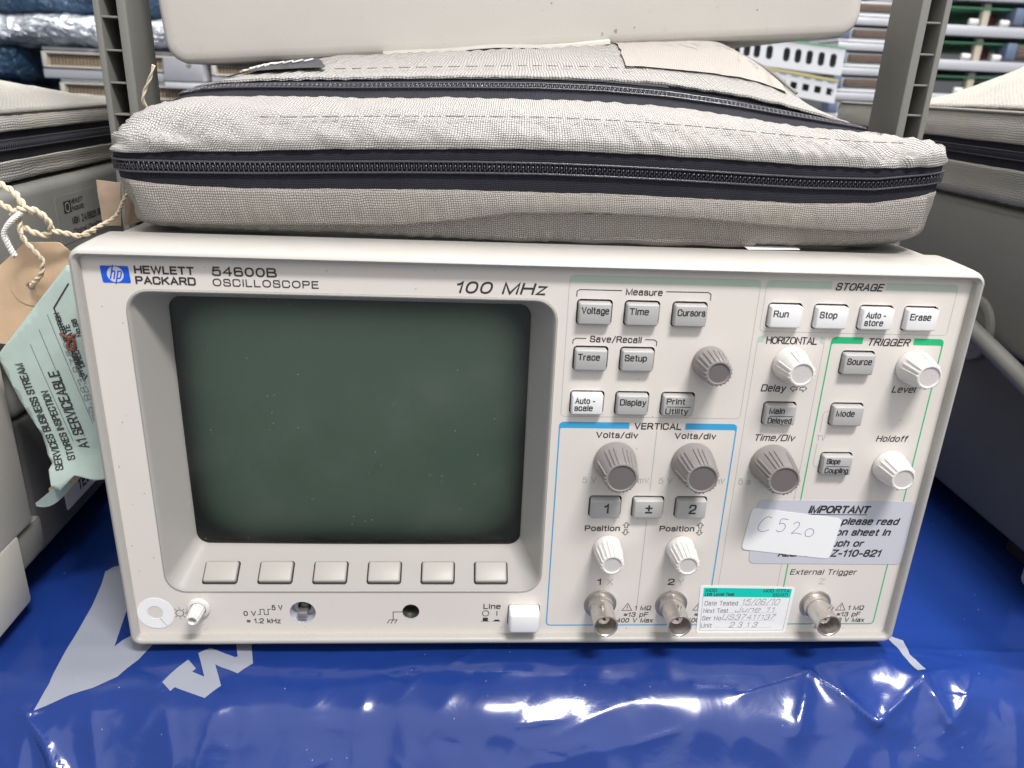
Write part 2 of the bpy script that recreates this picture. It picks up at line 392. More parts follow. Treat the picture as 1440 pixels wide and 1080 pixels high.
# blue polythene
def poly(name, c, rough, c2):
    mm, nt, b, N, L = newmat(name)
    co = texco(nt)
    n1 = N.new('ShaderNodeTexNoise'); n1.inputs['Scale'].default_value = 14; n1.inputs['Detail'].default_value = 6; L.new(co, n1.inputs['Vector'])
    mx = N.new('ShaderNodeMix'); mx.data_type = 'RGBA'; mx.inputs[6].default_value = c + (1,); mx.inputs[7].default_value = c2 + (1,)
    L.new(n1.outputs[0], mx.inputs[0])
    vo = N.new('ShaderNodeTexVoronoi'); vo.inputs['Scale'].default_value = 230; L.new(co, vo.inputs['Vector'])
    n5 = N.new('ShaderNodeTexNoise'); n5.inputs['Scale'].default_value = 70; L.new(co, n5.inputs['Vector'])
    sp_ = math_(nt, 'LESS_THAN', vo.outputs['Distance'], math_(nt, 'MULTIPLY', math_(nt, 'GREATER_THAN', n5.outputs['Fac'], 0.56), 0.05))
    m2 = N.new('ShaderNodeMix'); m2.data_type = 'RGBA'; m2.inputs[7].default_value = (0.45, 0.5, 0.6, 1)
    L.new(math_(nt, 'MULTIPLY', sp_, 0.7), m2.inputs[0]); L.new(mx.outputs[2], m2.inputs[6]); L.new(m2.outputs[2], b.inputs['Base Color'])
    b.inputs['Roughness'].default_value = rough
    n2 = N.new('ShaderNodeTexNoise'); n2.inputs['Scale'].default_value = 55; n2.inputs['Detail'].default_value = 7; n2.inputs['Distortion'].default_value = 0.6
    L.new(co, n2.inputs['Vector'])
    mr = N.new('ShaderNodeMapRange'); mr.inputs[3].default_value = rough - 0.08; mr.inputs[4].default_value = rough + 0.12
    L.new(n2.outputs[0], mr.inputs[0]); L.new(mr.outputs[0], b.inputs['Roughness'])
    bp = N.new('ShaderNodeBump'); bp.inputs['Strength'].default_value = 1; bp.inputs['Distance'].default_value = 0.25 * S
    L.new(n2.outputs[0], bp.inputs['Height']); L.new(bp.outputs[0], b.inputs['Normal'])
    b.inputs['Specular IOR Level'].default_value = 0.55
    return mm
M['poly'] = poly('blue_polythene', (0.008, 0.030, 0.165), 0.15, (0.014, 0.045, 0.235))
M['polyprint'] = poly('white_print_on_polythene', (0.25, 0.27, 0.33), 0.3, (0.33, 0.35, 0.41))
# crinkled wrap in the background
def wrapmat(name, c, metal, rough, dist, sc=45):
    mm, nt, b, N, L = newmat(name); co = texco(nt, (1, 1, 1.6))
    n2 = N.new('ShaderNodeTexNoise'); n2.inputs['Scale'].default_value = sc; n2.inputs['Detail'].default_value = 5; n2.inputs['Distortion'].default_value = 1.5
    L.new(co, n2.inputs['Vector'])
    bp = N.new('ShaderNodeBump'); bp.inputs['Strength'].default_value = 1; bp.inputs['Distance'].default_value = dist * S
    L.new(n2.outputs[0], bp.inputs['Height']); L.new(bp.outputs[0], b.inputs['Normal'])
    b.inputs['Base Color'].default_value = c + (1,); b.inputs['Metallic'].default_value = metal; b.inputs['Roughness'].default_value = rough
    return mm
M['wrap'] = wrapmat('silvery_wrap', (0.66, 0.70, 0.76), 0.6, 0.17, 11)
M['wrapb'] = wrapmat('blue_wrap', (0.03, 0.07, 0.13), 0.1, 0.25, 8)

# ------------------------------------------------------------------ stroke lettering (cap height 10 units)
G = {
'A': (7.2, "-0,0 3.6,10 7.2,0;-1.3,3.3 5.9,3.3"), 'B': (6.6, "-0,0 0,10;-0,5.3 3,5.3;~0,10 3.2,10 6.2,10 6.2,5.3 3.2,5.3;~2.8,5.3 6.8,5.3 6.8,0 3.2,0 0,0"),
'C': (7, "~6.8,6.9 6.5,10 3.6,10 0,10 0,5 0,0 3.6,0 6.5,0 7,3.2"), 'D': (7, "-0,0 0,10;~0,10 2.6,10 7,10 7,5 7,0 2.6,0 0,0"),
'E': (6, "-5.9,10 0,10 0,0 6,0;-0,5.3 5.4,5.3"), 'F': (5.7, "-5.7,10 0,10 0,0;-0,5.1 5,5.1"),
'G': (7.3, "~6.9,7 6.5,10 3.7,10 0,10 0,5 0,0 3.8,0 6,0 7,2.6;-4,4.7 7.1,4.7 7.1,0"), 'H': (6.8, "-0,0 0,10;-6.8,0 6.8,10;-0,5.3 6.8,5.3"),
'I': (0.2, "-0.1,0 0.1,10"), 'J': (5, "~4.8,10 4.8,3 4.8,0 2.4,0 0,0 0,3"), 'K': (6.8, "-0,0 0,10;-6.4,10 0,3.9;-2.5,6.2 6.8,0"),
'L': (5.4, "-0,10 0,0 5.4,0"), 'M': (8.2, "-0,0 0,10 4.1,0 8.2,10 8.2,0"), 'N': (6.8, "-0,0 0,10 6.8,0 6.8,10"),
'O': (7.6, "@0,0 7.6,0 7.6,10 0,10"), 'P': (6.4, "-0,0 0,10;~0,10 3,10 6.4,10 6.4,4.7 3,4.7 0,4.7"), 'Q': (7.6, "@0,0 7.6,0 7.6,10 0,10;-4.5,2.6 7.6,-0.6"),
'R': (6.8, "-0,0 0,10;~0,10 3,10 6.5,10 6.5,5 3,5 0,5;-3.9,5 6.8,0"), 'S': (6.4, "~6,7.3 6,10 3.2,10 0.3,10 0.3,7.6 0.3,5.6 3.2,5.2 6.4,4.6 6.4,2.6 6.4,0 3.2,0 0,0 0,3"),
'T': (6.6, "-0,10 6.6,10;-3.3,10 3.3,0"), 'U': (6.8, "~0,10 0,4 0,0 3.4,0 6.8,0 6.8,4 6.8,10"), 'V': (7, "-0,10 3.5,0 7,10"),
'W': (10, "-0,10 2.5,0 5,10 7.5,0 10,10"), 'X': (6.8, "-0,0 6.8,10;-0,10 6.8,0"), 'Y': (6.8, "-0,10 3.4,4.6 6.8,10;-3.4,4.6 3.4,0"), 'Z': (6.4, "-0.2,10 6.2,10 0,0 6.4,0"),
'a': (5.4, "~0.5,5.6 0.6,7.4 2.8,7.4 4.9,7.4 4.9,5.4 4.9,2;~4.9,4.6 2.4,4.4 0,4 0,1.9 0,-0.1 2.2,-0.1 4.9,-0.1 4.9,3;-4.9,2 4.9,0 5.4,0"),
'b': (5.4, "-0,10 0,0;@0,-0.1 5.4,-0.1 5.4,7.4 0,7.4"), 'c': (5, "~4.8,5 4.6,7.4 2.6,7.4 0,7.4 0,3.6 0,-0.1 2.6,-0.1 4.7,-0.1 5,2.4"),
'd': (5.4, "-5.4,10 5.4,0;@0,-0.1 5.4,-0.1 5.4,7.4 0,7.4"), 'e': (5.3, "-0.1,4.1 5.2,4.1;~5.2,4.1 5.2,7.4 2.7,7.4 0,7.4 0,3.6 0,-0.1 2.9,-0.1 4.2,-0.1 4.8,0.6"),
'f': (3, "~3,10 1.3,10.2 1.3,8 1.3,0;-0,7.2 2.9,7.2"), 'g': (5.4, "~5.4,7.2 5.4,0 5.4,-3 2.7,-3 0.4,-3 0.3,-1.2;@0,0 5.4,0 5.4,7.4 0,7.4"),
'h': (5, "-0,10 0,0;~0,4.6 0,7.4 2.6,7.4 5,7.4 5,4.6 5,0"), 'i': (0.2, "-0.1,0 0.1,7.2;-0.1,9 0.1,10"), 'k': (4.8, "-0,10 0,0;-4.5,7.2 0,2.9;-1.8,4.5 4.8,0"),
'l': (0.2, "-0.1,0 0.1,10"), 'm': (8.4, "-0,7.2 0,0;~0,4.6 0,7.4 2.3,7.4 4.2,7.4 4.2,5 4.2,0;~4.2,4.6 4.2,7.4 6.5,7.4 8.4,7.4 8.4,5 8.4,0"),
'n': (5, "-0,7.2 0,0;~0,4.6 0,7.4 2.6,7.4 5,7.4 5,4.6 5,0"), 'o': (5.6, "@0,-0.2 5.6,-0.2 5.6,7.5 0,7.5"), 'p': (5.4, "-0,7.2 0,-3;@0,-0.1 5.4,-0.1 5.4,7.4 0,7.4"),
'r': (3.2, "-0,7.2 0,0;~0,4.4 0,7.3 3.2,7.2"), 's': (4.7, "~4.4,5.3 4.3,7.4 2.4,7.4 0.3,7.4 0.3,5.5 0.3,4.1 2.4,3.8 4.8,3.4 4.8,1.9 4.8,-0.1 2.4,-0.1 0,-0.1 0,2"),
't': (2.9, "~1.3,9.6 1.3,2 1.3,-0.2 2.9,0;-0,7.2 2.8,7.2"), 'u': (5, "-5,7.2 5,0;~5,2.8 5,-0.2 2.4,-0.2 0,-0.2 0,2.8 0,7.2"), 'v': (5.2, "-0,7.2 2.6,0 5.2,7.2"),
'w': (7.6, "-0,7.2 1.9,0 3.8,7.2 5.7,0 7.6,7.2"), 'x': (5, "-0,0 5,7.2;-0,7.2 5,0"), 'y': (5.2, "-0,7.2 2.7,0;~5.2,7.2 2.7,0 1.8,-3 0.2,-2.8"), 'z': (4.6, "-0.1,7.2 4.5,7.2 0,0 4.6,0"),
'0': (6, "@0,0 6,0 6,10 0,10"), '1': (3.2, "-0,7.6 1.2,7.9 2.6,10 2.6,0"), '2': (5.9, "~0.1,6.9 0.1,10 3,10 5.9,10 5.9,7.2 5.9,5.4 3.4,3.9 0.4,2 0,0;-0,0 5.9,0"),
'3': (5.9, "~0.2,7.4 0.4,10 2.9,10 5.6,10 5.6,7.6 5.6,5.4 2.6,5.4;~2.6,5.4 5.9,5.4 5.9,2.7 5.9,0 2.9,0 0.1,0 0,2.7"), '4': (6.2, "-4.7,0 4.7,10 0,3.2 6.2,3.2"),
'5': (5.9, "-5.3,10 1,10 0.4,5.1;~0.4,5.1 1.6,6.5 3.2,6.5 5.9,6.5 5.9,3.3 5.9,0 2.9,0 0.2,0 0,2.5"), '6': (5.9, "~5.5,8.5 4.8,10 3.2,10 0,10 0,4.8 0,0 3,0 5.9,0 5.9,2.9 5.9,5.6 3.2,5.6 0.9,5.6 0.2,3.6"),
'7': (5.7, "-0,10 5.7,10;~5.7,10 2.4,6 1.8,0"), '8': (5.9, "@0.5,5.3 5.4,5.3 5.4,10 0.5,10;@0,0 5.9,0 5.9,5.3 0,5.3"), '9': (5.9, "~0.4,1.5 1.1,0 2.7,0 5.9,0 5.9,5.2 5.9,10 2.9,10 0,10 0,7.1 0,4.4 2.7,4.4 5,4.4 5.7,6.4"),
'-': (3.2, "-0,3.9 3.2,3.9"), '/': (4, "-0,-1 4,10.4"), '.': (0.8, "-0,0.4 0.8,0.4"), ':': (0.8, "-0,0.5 0.8,0.5;-0,6 0.8,6"), "'": (0.2, "-0.1,10 0.1,7.5"), ')': (2, "~0,11 2.4,8 2.4,1 0,-2"), '(': (2, "~2,11 -0.4,8 -0.4,1 2,-2"),
'Ω': (7, "~2.6,0 2.6,1.5 0.2,3 0.2,6 0.2,10 3.5,10 6.8,10 6.8,6 6.8,3 4.4,1.5 4.4,0;-0,0 2.6,0;-4.4,0 7,0"),
'≈': (5, "~0,5.2 1.2,7.4 2.5,6 3.8,4.6 5,6.8;~0,2 1.2,4.2 2.5,2.8 3.8,1.4 5,3.6"), '±': (6, "-3,9.6 3,3;-0,6.3 6,6.3;-0,0.3 6,0.3"), '|': (0.2, "-0.1,0 0.1,10"),
'_': (4, "-0,-2 4,-2"),
}
def bsp(c, closed):
    c = [Vector(p) for p in c]; out = []
    n = len(c)
    if closed:
        for i in range(n):
            a, b_, d = (c[i] + c[(i + 1) % n]) / 2, c[(i + 1) % n], (c[(i + 1) % n] + c[(i + 2) % n]) / 2
            for k in range(6):
                t = k / 6; out.append(a * (1 - t) ** 2 + b_ * 2 * t * (1 - t) + d * t * t)
        out.append(out[0].copy()); return out
    if n < 3: return c
    out = []
    for i in range(1, n - 1):
        a = c[0] if i == 1 else (c[i - 1] + c[i]) / 2; d = c[-1] if i == n - 2 else (c[i] + c[i + 1]) / 2
        for k in range(6):
            t = k / 6; out.append(a * (1 - t) ** 2 + c[i] * 2 * t * (1 - t) + d * t * t)
    out.append(c[-1]); return out
def strokes(s):
    res = []
    for part in s.split(';'):
        k = part[0]; pts = [tuple(float(q) for q in w_.split(',')) for w_ in part[1:].split()]
        res.append([Vector(p) for p in pts] if k == '-' else bsp(pts, k == '@'))
    return res
def ribbon(V, F, pts, wd, cap=True):
    """flat ribbon along 2-D points with mitred joints"""
    n = len(pts)
    if n < 2: return
    closed = (pts[0] - pts[-1]).length < 1e-6 and n > 3
    b0 = len(V)
    for i, p in enumerate(pts):
        if closed: a, c = pts[(i - 1) if i > 0 else n - 2], pts[(i + 1) if i < n - 1 else 1]
        else: a, c = pts[max(i - 1, 0)], pts[min(i + 1, n - 1)]
        d1 = (p - a); d2 = (c - p)
        if d1.length < 1e-9: d1 = d2
        if d2.length < 1e-9: d2 = d1
        d1 = d1.normalized(); d2 = d2.normalized()
        n1 = Vector((-d1.y, d1.x)); n2 = Vector((-d2.y, d2.x)); mt = n1 + n2
        if mt.length < 1e-3: mt = n1
        mt.normalize(); k = min(1 / max(0.45, mt.dot(n1)), 2.0) * wd / 2
        q = p
        if not closed and cap:
            if i == 0: q = p - d2 * wd * 0.35
            if i == n - 1: q = p + d1 * wd * 0.35
        V.append(q + mt * k); V.append(q - mt * k)
    for i in range(n - 1):
        F.append((b0 + 2 * i, b0 + 2 * i + 1, b0 + 2 * i + 3, b0 + 2 * i + 2))
def layout(s, track=2.7, space=4.8):
    x = 0; out = []
    for ch in s:
        if ch == ' ': x += space; continue
        wd, st = G[ch]
        for pl in strokes(st): out.append([p + Vector((x, 0)) for p in pl])
        x += wd + track
    return out, x - track
def text2d(V, F, s, x0, x1, zb, cap, wd, italic=0.0, track=2.7, space=4.8, wob=0.0):
    pls, tw = layout(s, track, space); fx = (x1 - x0 - 0.0) / tw; fz = cap / 10
    for k, pl in enumerate(pls):
        q = [Vector((x0 + p.x * fx + italic * p.y * fz, zb + p.y * fz)) for p in pl]
        if wob: q = [p + Vector((noise.noise((p.x * 0.4, p.y * 0.4, 3.3)), noise.noise((p.x * 0.4, p.y * 0.4, 9.1)))) * wob for p in q]
        ribbon(V, F, q, wd)
def put2d(name, V2, F, mat, parent, frame=FR, lift=0.08, **props):
    O, U, V_ = frame; N = U.cross(V_).normalized()
    # each ribbon a hair above the last so that crossing strokes never share a plane
    V = [O + U * v.x + V_ * v.y + N * (lift + 0.00002 * (i % 997)) for i, v in enumerate(V2)]
    return mesh(name, V, F, mat, parent, **props)
def lettering(s, x0, x1, zb, cap, wd=0.34, mat='ink', parent=None, frame=FR, lift=0.08, italic=0.0, name='lettering', **k):
    V, F = [], []
    if name == 'lettering': wd *= 1.2
    text2d(V, F, s, x0, x1, zb, cap, wd, italic, **k)
    return put2d(name, V, F, M[mat], parent, frame, lift)
def lines(name, pls, wd, mat, parent, frame=FR, lift=0.08, **p):
    V, F = [], []
    for pl in pls: ribbon(V, F, [Vector(q) for q in pl], wd, cap=False)
    return put2d(name, V, F, M[mat], parent, frame, lift, **p)
# ================================================================== the oscilloscope in the middle
scope = thing('oscilloscope', 'grey beige oscilloscope with a dark green screen, standing on blue polythene under the grey pouch', 'oscilloscope', (0, 150, -8))
rbox('case', -157.5, 157.5, 46, 330, 0.5, 160.2, M['case'], scope, bev=4, seg=3)
# moulded front frame: a shell whose mouth holds the panel
bm = bmesh.new()
def ring_pts(x0, x1, z0, z1, r, y, n=6): return [bm.verts.new((a, y, b_)) for a, b_ in rrect(x0, x1, z0, z1, r, n)]
secs = [(-157.8, 157.8, 0.2, 157.3, 1.5, 1.2), (-158, 158, 0, 157.5, 1.6, -2.2), (-158.3, 158.3, -0.3, 157.8, 1.9, -3.1), (-159.2, 159.2, -1.4, 158.7, 2.8, -3.7),
        (-160.2, 160.2, -2.5, 159.7, 3.8, -3.2), (-160.9, 160.9, -3.2, 160.4, 4.6, -1.4), (-161.1, 161.1, -3.4, 160.8, 4.9, 2), (-161.3, 161.3, -3.3, 161.2, 5, 16), (-161.0, 161.0, -3.0, 161.2, 5, 23.5), (-160.3, 160.3, -2.4, 160.6, 4.6, 24.8), (-157.6, 157.6, .4, 160.3, 3.8, 25.2), (-157.4, 157.4, .6, 160.1, 4, 50)]
rings = [ring_pts(*s_[:5], s_[5]) for s_ in secs]
for a, c in zip(rings, rings[1:]):
    n = len(a)
    for i in range(n): bm.faces.new((a[i], a[(i + 1) % n], c[(i + 1) % n], c[i]))
bm_obj('front_frame', bm, M['rim'], scope, ang=60)
for sx in (-120, 120):
    for sy in (40, 290):
        rbox('foot', sx - 12, sx + 12, sy - 8, sy + 8, -8, 0.4, M['foot'], scope, bev=1)

# buttons: (legend lines, x of hole's left edge, z of hole's top, material)
HW, HH = 13.1, 9.6
BT = [(('Voltage',), 12.8, 146.4, 'key'), (('Time',), 30.1, 146.4, 'key'), (('Cursors',), 47.6, 146.4, 'key'),
      (('Trace',), 12.7, 128.8, 'key'), (('Setup',), 30.0, 128.8, 'key'),
      (('Auto -', 'scale'), 12.7, 111.2, 'keyw'), (('Display',), 29.8, 111.2, 'key'), (('Print', 'Utility'), 47.3, 111.2, 'key'),
      (('Run',), 82.9, 146.8, 'keyw'), (('Stop',), 100.1, 146.8, 'keyw'), (('Auto -', 'store'), 117.2, 146.8, 'keyw'), (('Erase',), 134.2, 146.8, 'keyw'),
      (('Source',), 113.9, 129.1, 'key'), (('Main', 'Delayed'), 87.3, 108.0, 'key'), (('Mode',), 113.8, 108.0, 'key'), (('Slope', 'Coupling'), 113.7, 86.9, 'key'),
      (('1',), 23.3, 66.6, 'key'), (('±',), 40.5, 66.6, 'key'), (('2',), 57.9, 66.6, 'key')]
KN = [('knob', 32, 82.1, 'big'), ('knob', 62.6, 82.1, 'big'), ('knob', 94, 81.8, 'big'), ('knob', 63.8, 123.5, 'mid'),
      ('knob', 94.8, 123.4, 'wide'), ('knob', 142.7, 123.2, 'wide'), ('knob', 142.5, 81.1, 'wide'), ('knob', 32.3, 42.7, 'slim'), ('knob', 62.5, 42.5, 'slim')]
BN = [(31.8, 14.6), (62.1, 14.5), (124.6, 14.5)]
holes = [rrect(x, x + HW, zt - HH, zt, 1.5, 4) for _, x, zt, _m in BT]
holes += [rrect(-7, 6.4, 4.2, 14.8, 1.4, 4)]
holes += [circ(x, z, 6.9) for x, z in BN]
holes += [circ(-91.5, 10.9, 5.3), circ(-47.3, 11.1, 3.5, 28)]
BZ = (-145.1, 6.4, 20.8, 146.1, 8.5)
holes += [rrect(BZ[0], BZ[1], BZ[2], BZ[3], BZ[4], 8)]
panel = fill('front_panel', [rrect(-157.95, 157.95, 0.05, 157.45, 1.5)] + holes, M['panel'], scope, depth=1.2, lift=0)
rbox('panel_backing', -156, 156, 9, 11, 1, 14.5, M['darkhole'], scope, bev=0)
rbox('panel_backing', 8.5, 156, 4.5, 6.5, 16, 156, M['darkhole'], scope, bev=0)

# screen surround: lofted recess
bm = bmesh.new()
secs = [(-145.1, 6.4, 20.8, 146.1, 8.5, 0.3), (-144.9, 6.2, 21.0, 145.9, 8.3, -0.35), (-144.5, 5.8, 21.4, 145.5, 8.0, -0.5), (-144.0, 5.3, 21.9, 145.0, 7.6, -0.1), (-143.5, 4.8, 22.3, 144.6, 7.2, 1.0),
        (-137.6, -1.2, 31.9, 139.8, 5.2, 15.2), (-137.2, -1.6, 32.3, 139.4, 5, 16.4), (-137.0, -1.8, 32.5, 139.2, 5, 18)]
rings = [ring_pts(*s_[:5], s_[5], n=8) for s_ in secs]
n = len(rings[0])
for a, c in zip(rings, rings[1:]):
    for i in range(n): bm.faces.new((a[i], a[(i + 1) % n], c[(i + 1) % n], c[i]))
bm_obj('screen_surround', bm, M['bezel'], scope, ang=28)
# tunnel, phosphor and filter
bm = bmesh.new()
rings = [ring_pts(-137.1, -1.7, 32.4, 139.3, 5, 17.9, n=6), ring_pts(-138.5, -.3, 31, 140.7, 5, 24, n=6), ring_pts(-139.5, .7, 30, 141.7, 5, 45.5, n=6)]
n = len(rings[0])
for a, c in zip(rings, rings[1:]):
    for i in range(n): bm.faces.new((a[i], a[(i + 1) % n], c[(i + 1) % n], c[i]))
bm_obj('tube_mask', bm, M['darkhole'], scope)
V, F = [], []
nx, nz_ = 24, 20
for j in range(nz_ + 1):
    for i in range(nx + 1):
        x = -140 + 141.2 * i / nx; z = 29.5 + 112.7 * j / nz_
        rr = ((x + 69.5) / 66) ** 2 + ((z - 86) / 52) ** 2
        V.append((x, 18.9 + 1.6 * rr, z))
for j in range(nz_):
    for i in range(nx):
        a = j * (nx + 1) + i; F.append((a, a + 1, a + nx + 2, a + nx + 1))
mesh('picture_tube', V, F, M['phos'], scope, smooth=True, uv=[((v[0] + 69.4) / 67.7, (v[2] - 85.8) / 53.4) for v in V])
V2 = [(x, 16.3 + (0.8 * (((x + 69.4) / 68) ** 2 + ((z - 85.9) / 54) ** 2)), z) for (x, y, z) in V]
V2 = []
for j in range(nz_ + 1):
    for i in range(nx + 1):
        x = -138 + 137.2 * i / nx; z = 31.6 + 108.6 * j / nz_
        V2.append((x, 16.9 + 0.5 * (((x + 69.4) / 68) ** 2 + ((z - 85.9) / 54) ** 2), z))
mesh('screen_filter', V2, F, M['filter'], scope, smooth=True)

# soft keys on the sloping ledge below the screen
ld = Vector((0, 14.2, 9.6)).normalized(); ln = Vector((0, -ld.z, ld.y))
for k in range(6):
    xc = -124.6 + 22.05 * k
    o0 = Vector((xc, 1.0, 22.3)) + ld * 6.3
    bm = rbox_bm(-6.5, 6.5, 0, 3.5, -4.3, 4.4, 0.8, 3)
    for v in bm.verts: v.co = o0 + Vector((v.co.x, 0, 0)) + ld * v.co.z + ln * (1.9 - v.co.y)
    k_ = bm_obj('soft_key', bm, M['softkey'], scope)
    fr_ = (o0 - Vector((0, 0, 0)), Vector((1, 0, 0)), ld)
    fill('key_gap', [rrect(-7.1, 7.1, -5.0, 4.9, 1.2, 4)], M['darkhole'], scope, frame=fr_, lift=0.12)

# push buttons
for lg, x, zt, mt in BT:
    o = rbox('push_button', x + 0.5, x + HW - 0.65, -2.7, 3.5, zt - HH + 0.55, zt - 0.75, M[mt], scope, bev=0.7, seg=3, tap=0.12)
    xl = x + 0.55
    L_ = -2.7
    if lg[0] in '1±2':
        s = lg[0]
        if s == '1': lettering('1', x + 6.1, x + 7.6, zt - 6.3, 3.6, 0.62, 'ink', o, lift=2.76)
        elif s == '2': lettering('2', x + 5.6, x + 7.9, zt - 6.3, 3.6, 0.6, 'ink', o, lift=2.76)
        else: lettering('±', x + 5.4, x + 7.7, zt - 6.2, 3.3, 0.62, 'ink', o, lift=2.76)
    elif len(lg) == 1:
        wds = {'Voltage': 9.6, 'Time': 6.7, 'Cursors': 9.8, 'Trace': 7.8, 'Setup': 7.9, 'Display': 9.6, 'Run': 5.2, 'Stop': 6.2, 'Erase': 7.6, 'Source': 9.2, 'Mode': 6.9}[lg[0]]
        lettering(lg[0], x + 1.7, x + 1.7 + wds, zt - 4.6, 2.15, 0.36, 'ink', o, lift=2.76)
    else:
        a, c = lg
        bar = a in ('Print', 'Main', 'Slope')
        wa = {'Auto -': 7.2, 'Print': 6.7, 'Main': 5.6, 'Slope': 5.2}[a]; wc = {'scale': 6.6, 'store': 6.8, 'Utility': 8.4, 'Delayed': 9.0, 'Coupling': 9.2}[c]
        lettering(a, x + 1.9, x + 1.9 + wa, zt - (4.2 if not bar else 3.9), 2.05, 0.35, 'ink', o, lift=2.76)
        lettering(c, x + 1.8, x + 1.8 + wc, zt - (7.1 if not bar else 7.9), 2.05, 0.35, 'ink', o, lift=2.76)
        if bar: lines('underline', [[(x + 1.9, zt - 5.1), (x + 11.2, zt - 5.1)]], 0.26, 'ink', o, lift=2.76)
o = rbox('power_switch', -6.7, 6.1, -6.5, 3, 4.6, 14.5, M['keyw'], scope, bev=1.2, seg=3, tap=0.2)

# knobs
KP = {}
def make_knob(kind, x, z):
    if kind in KP:
        objs = KP[kind]
        src = objs[0]; c = src.copy(); col.objects.link(c); c.parent = scope; org = Vector((x, 0, z)); c.location = (org - ORG[scope.name]) * S; ORG[c.name] = org
        for s_ in objs[1:]:
            d = s_.copy(); col.objects.link(d); d.parent = c; ORG[d.name] = org
        if kind == 'big' or kind == 'wide': c.rotation_euler.y = random.uniform(-1.2, 1.2)
        return c
    if kind == 'big':
        h, R0, R1 = 14.9, 8.2, 6.1; nr = 28; grp = 6; am = 0.5; mt, cp = 'knobg', 'knobc'
    elif kind == 'mid':
        h, R0, R1 = 12.8, 6.3, 4.75; nr = 20; grp = 0; am = 0.4; mt, cp = 'knobg', 'knobc'
    elif kind == 'wide':
        h, R0, R1 = 11.8, 6.8, 4.75; nr = 20; grp = 4; am = 0.36; mt, cp = 'knobw', 'knobwc'
    else:
        h, R0, R1 = 13.0, 5.8, 4.35; nr = 18; grp = 0; am = 0.36; mt, cp = 'knobw', 'knobwc'
    def rib(t):
        v = max(0.0, math.cos(nr * t)); v = min(1, v * 1.6)
        if grp:
            g = math.cos(grp * t / 2) ** 2; v *= 1 if g > 0.28 else 0.0
        return v
    rm = lambda q: R0 + (R1 - R0) * q
    prof = [(0.15, R0 - 0.3, 0), (0.5, R0, 0), (h * .10, R0, 0), (h * .16, R0 - .12, 0), (h * .25, rm(.2), 0.02), (h * .30, rm(.3), am * .5), (h * .36, rm(.38), am), (h * .6, rm(.66), am), (h * .9, rm(.96), am * 1.05), (h * .955, rm(1), am * 1.1), (h * .985, R1 - .1, am * .8), (h, R1 - .45, 0.1), (h, R1 - .75, 0), (h - .45, R1 - .95, 0), (h - .5, R1 - 1.2, 0)]
    n = nr * 8
    V, F = lathe(prof, n, rib)
    org = Vector((x, 0, z))
    k = mesh('knob', V, F, M[mt], scope, org, local=True)
    autosmooth(k, 40)
    V, F = disc(h - .48, R1 - 1.05, 48)
    c = mesh('knob_cap', V, F, M[cp], k, org, local=True)
    KP[kind] = [k, c]
    return k
for _, x, z, kd in KN: make_knob(kd, x, z)
# small brightness knob with a collar
V, F = lathe([(0.1, 4.3, 0), (.4, 4.6, 0), (1.1, 4.5, 0), (1.4, 4.1, 0), (1.5, 3.2, 0)], 40)
org = Vector((-133.0, 0, 13.4))
kb = mesh('brightness_knob', V, F, M['knobw'], scope, org, local=True); autosmooth(kb, 40)
V, F = lathe([(1.2, 2.9, 0), (1.8, 2.75, .25), (8.4, 2.15, .3), (8.8, 2.05, .1), (8.9, 1.7, 0), (8.5, 1.5, 0), (6.5, 1.45, 0)], 96, lambda t: max(0, math.cos(12 * t)))
k2 = mesh('spindle', V, F, M['knobw'], kb, org, local=True); autosmooth(k2, 40)
V, F = disc(6.6, 1.5, 24); mesh('spindle_hole', V, F, M['softkey'], kb, org, local=True)

# bayonet input sockets
first = None
for i, (x, z) in enumerate(BN):
    org = Vector((x, 0, z))
    if first is None:
        V, F = lathe([(-3, 6.85, 0), (-.2, 6.85, 0), (0.25, 6.6, 0), (0.35, 6.2, 0), (0.3, 5.6, 0), (1.2, 5.45, 0), (3.2, 5.3, 0), (3.4, 4.85, 0), (10.2, 4.7, 0), (12.6, 4.75, 0), (13.4, 5.0, 0), (14.0, 5.05, 0), (14.4, 4.9, 0), (14.4, 4.5, 0), (14.1, 4.25, 0), (5.0, 4.2, 0)], 48)
        b0 = mesh('input_socket', V, F, M['nickel'], scope, org, local=True); autosmooth(b0, 35)
        V, F = [], []
        for a in (100, -80):
            d = Vector((math.cos(R(a)), 0, math.sin(R(a))))
            sweep([d * 4.5 + Vector((0, -8.0, 0)), d * 6.1 + Vector((0, -8.0, 0))], 1.0, 14, V, F)
        b1 = mesh('bayonet_lug', V, F, M['nickel'], b0, org, local=True); autosmooth(b1, 35)
        V, F = lathe([(4.5, 4.2, 0), (5.0, 4.1, 0), (5.2, 2.6, 0), (9.5, 2.5, 0), (9.8, 2.2, 0), (9.8, .8, 0), (8.8, .7, 0)], 32)
        b2 = mesh('insulator', V, F, M['teflon'], b0, org, local=True); autosmooth(b2, 35)
        V, F = lathe([(8.8, .75, 0), (9.9, .75, 0), (10.0, .35, 0), (8, .3, 0)], 16)
        b3 = mesh('contact', V, F, M['brass'], b0, org, local=True)
        first = (b0, [b1, b2, b3])
    else:
        c = first[0].copy(); col.objects.link(c); c.parent = scope; c.location = (org - ORG[scope.name]) * S
        for s_ in first[1]:
            d = s_.copy(); col.objects.link(d); d.parent = c
        c.rotation_euler.y = R(20 * i)
    fill('socket_ring', [circ(x, z, 6.9), circ(x, z, 6.3)][:1], M['darkhole'], scope, lift=-1.6)
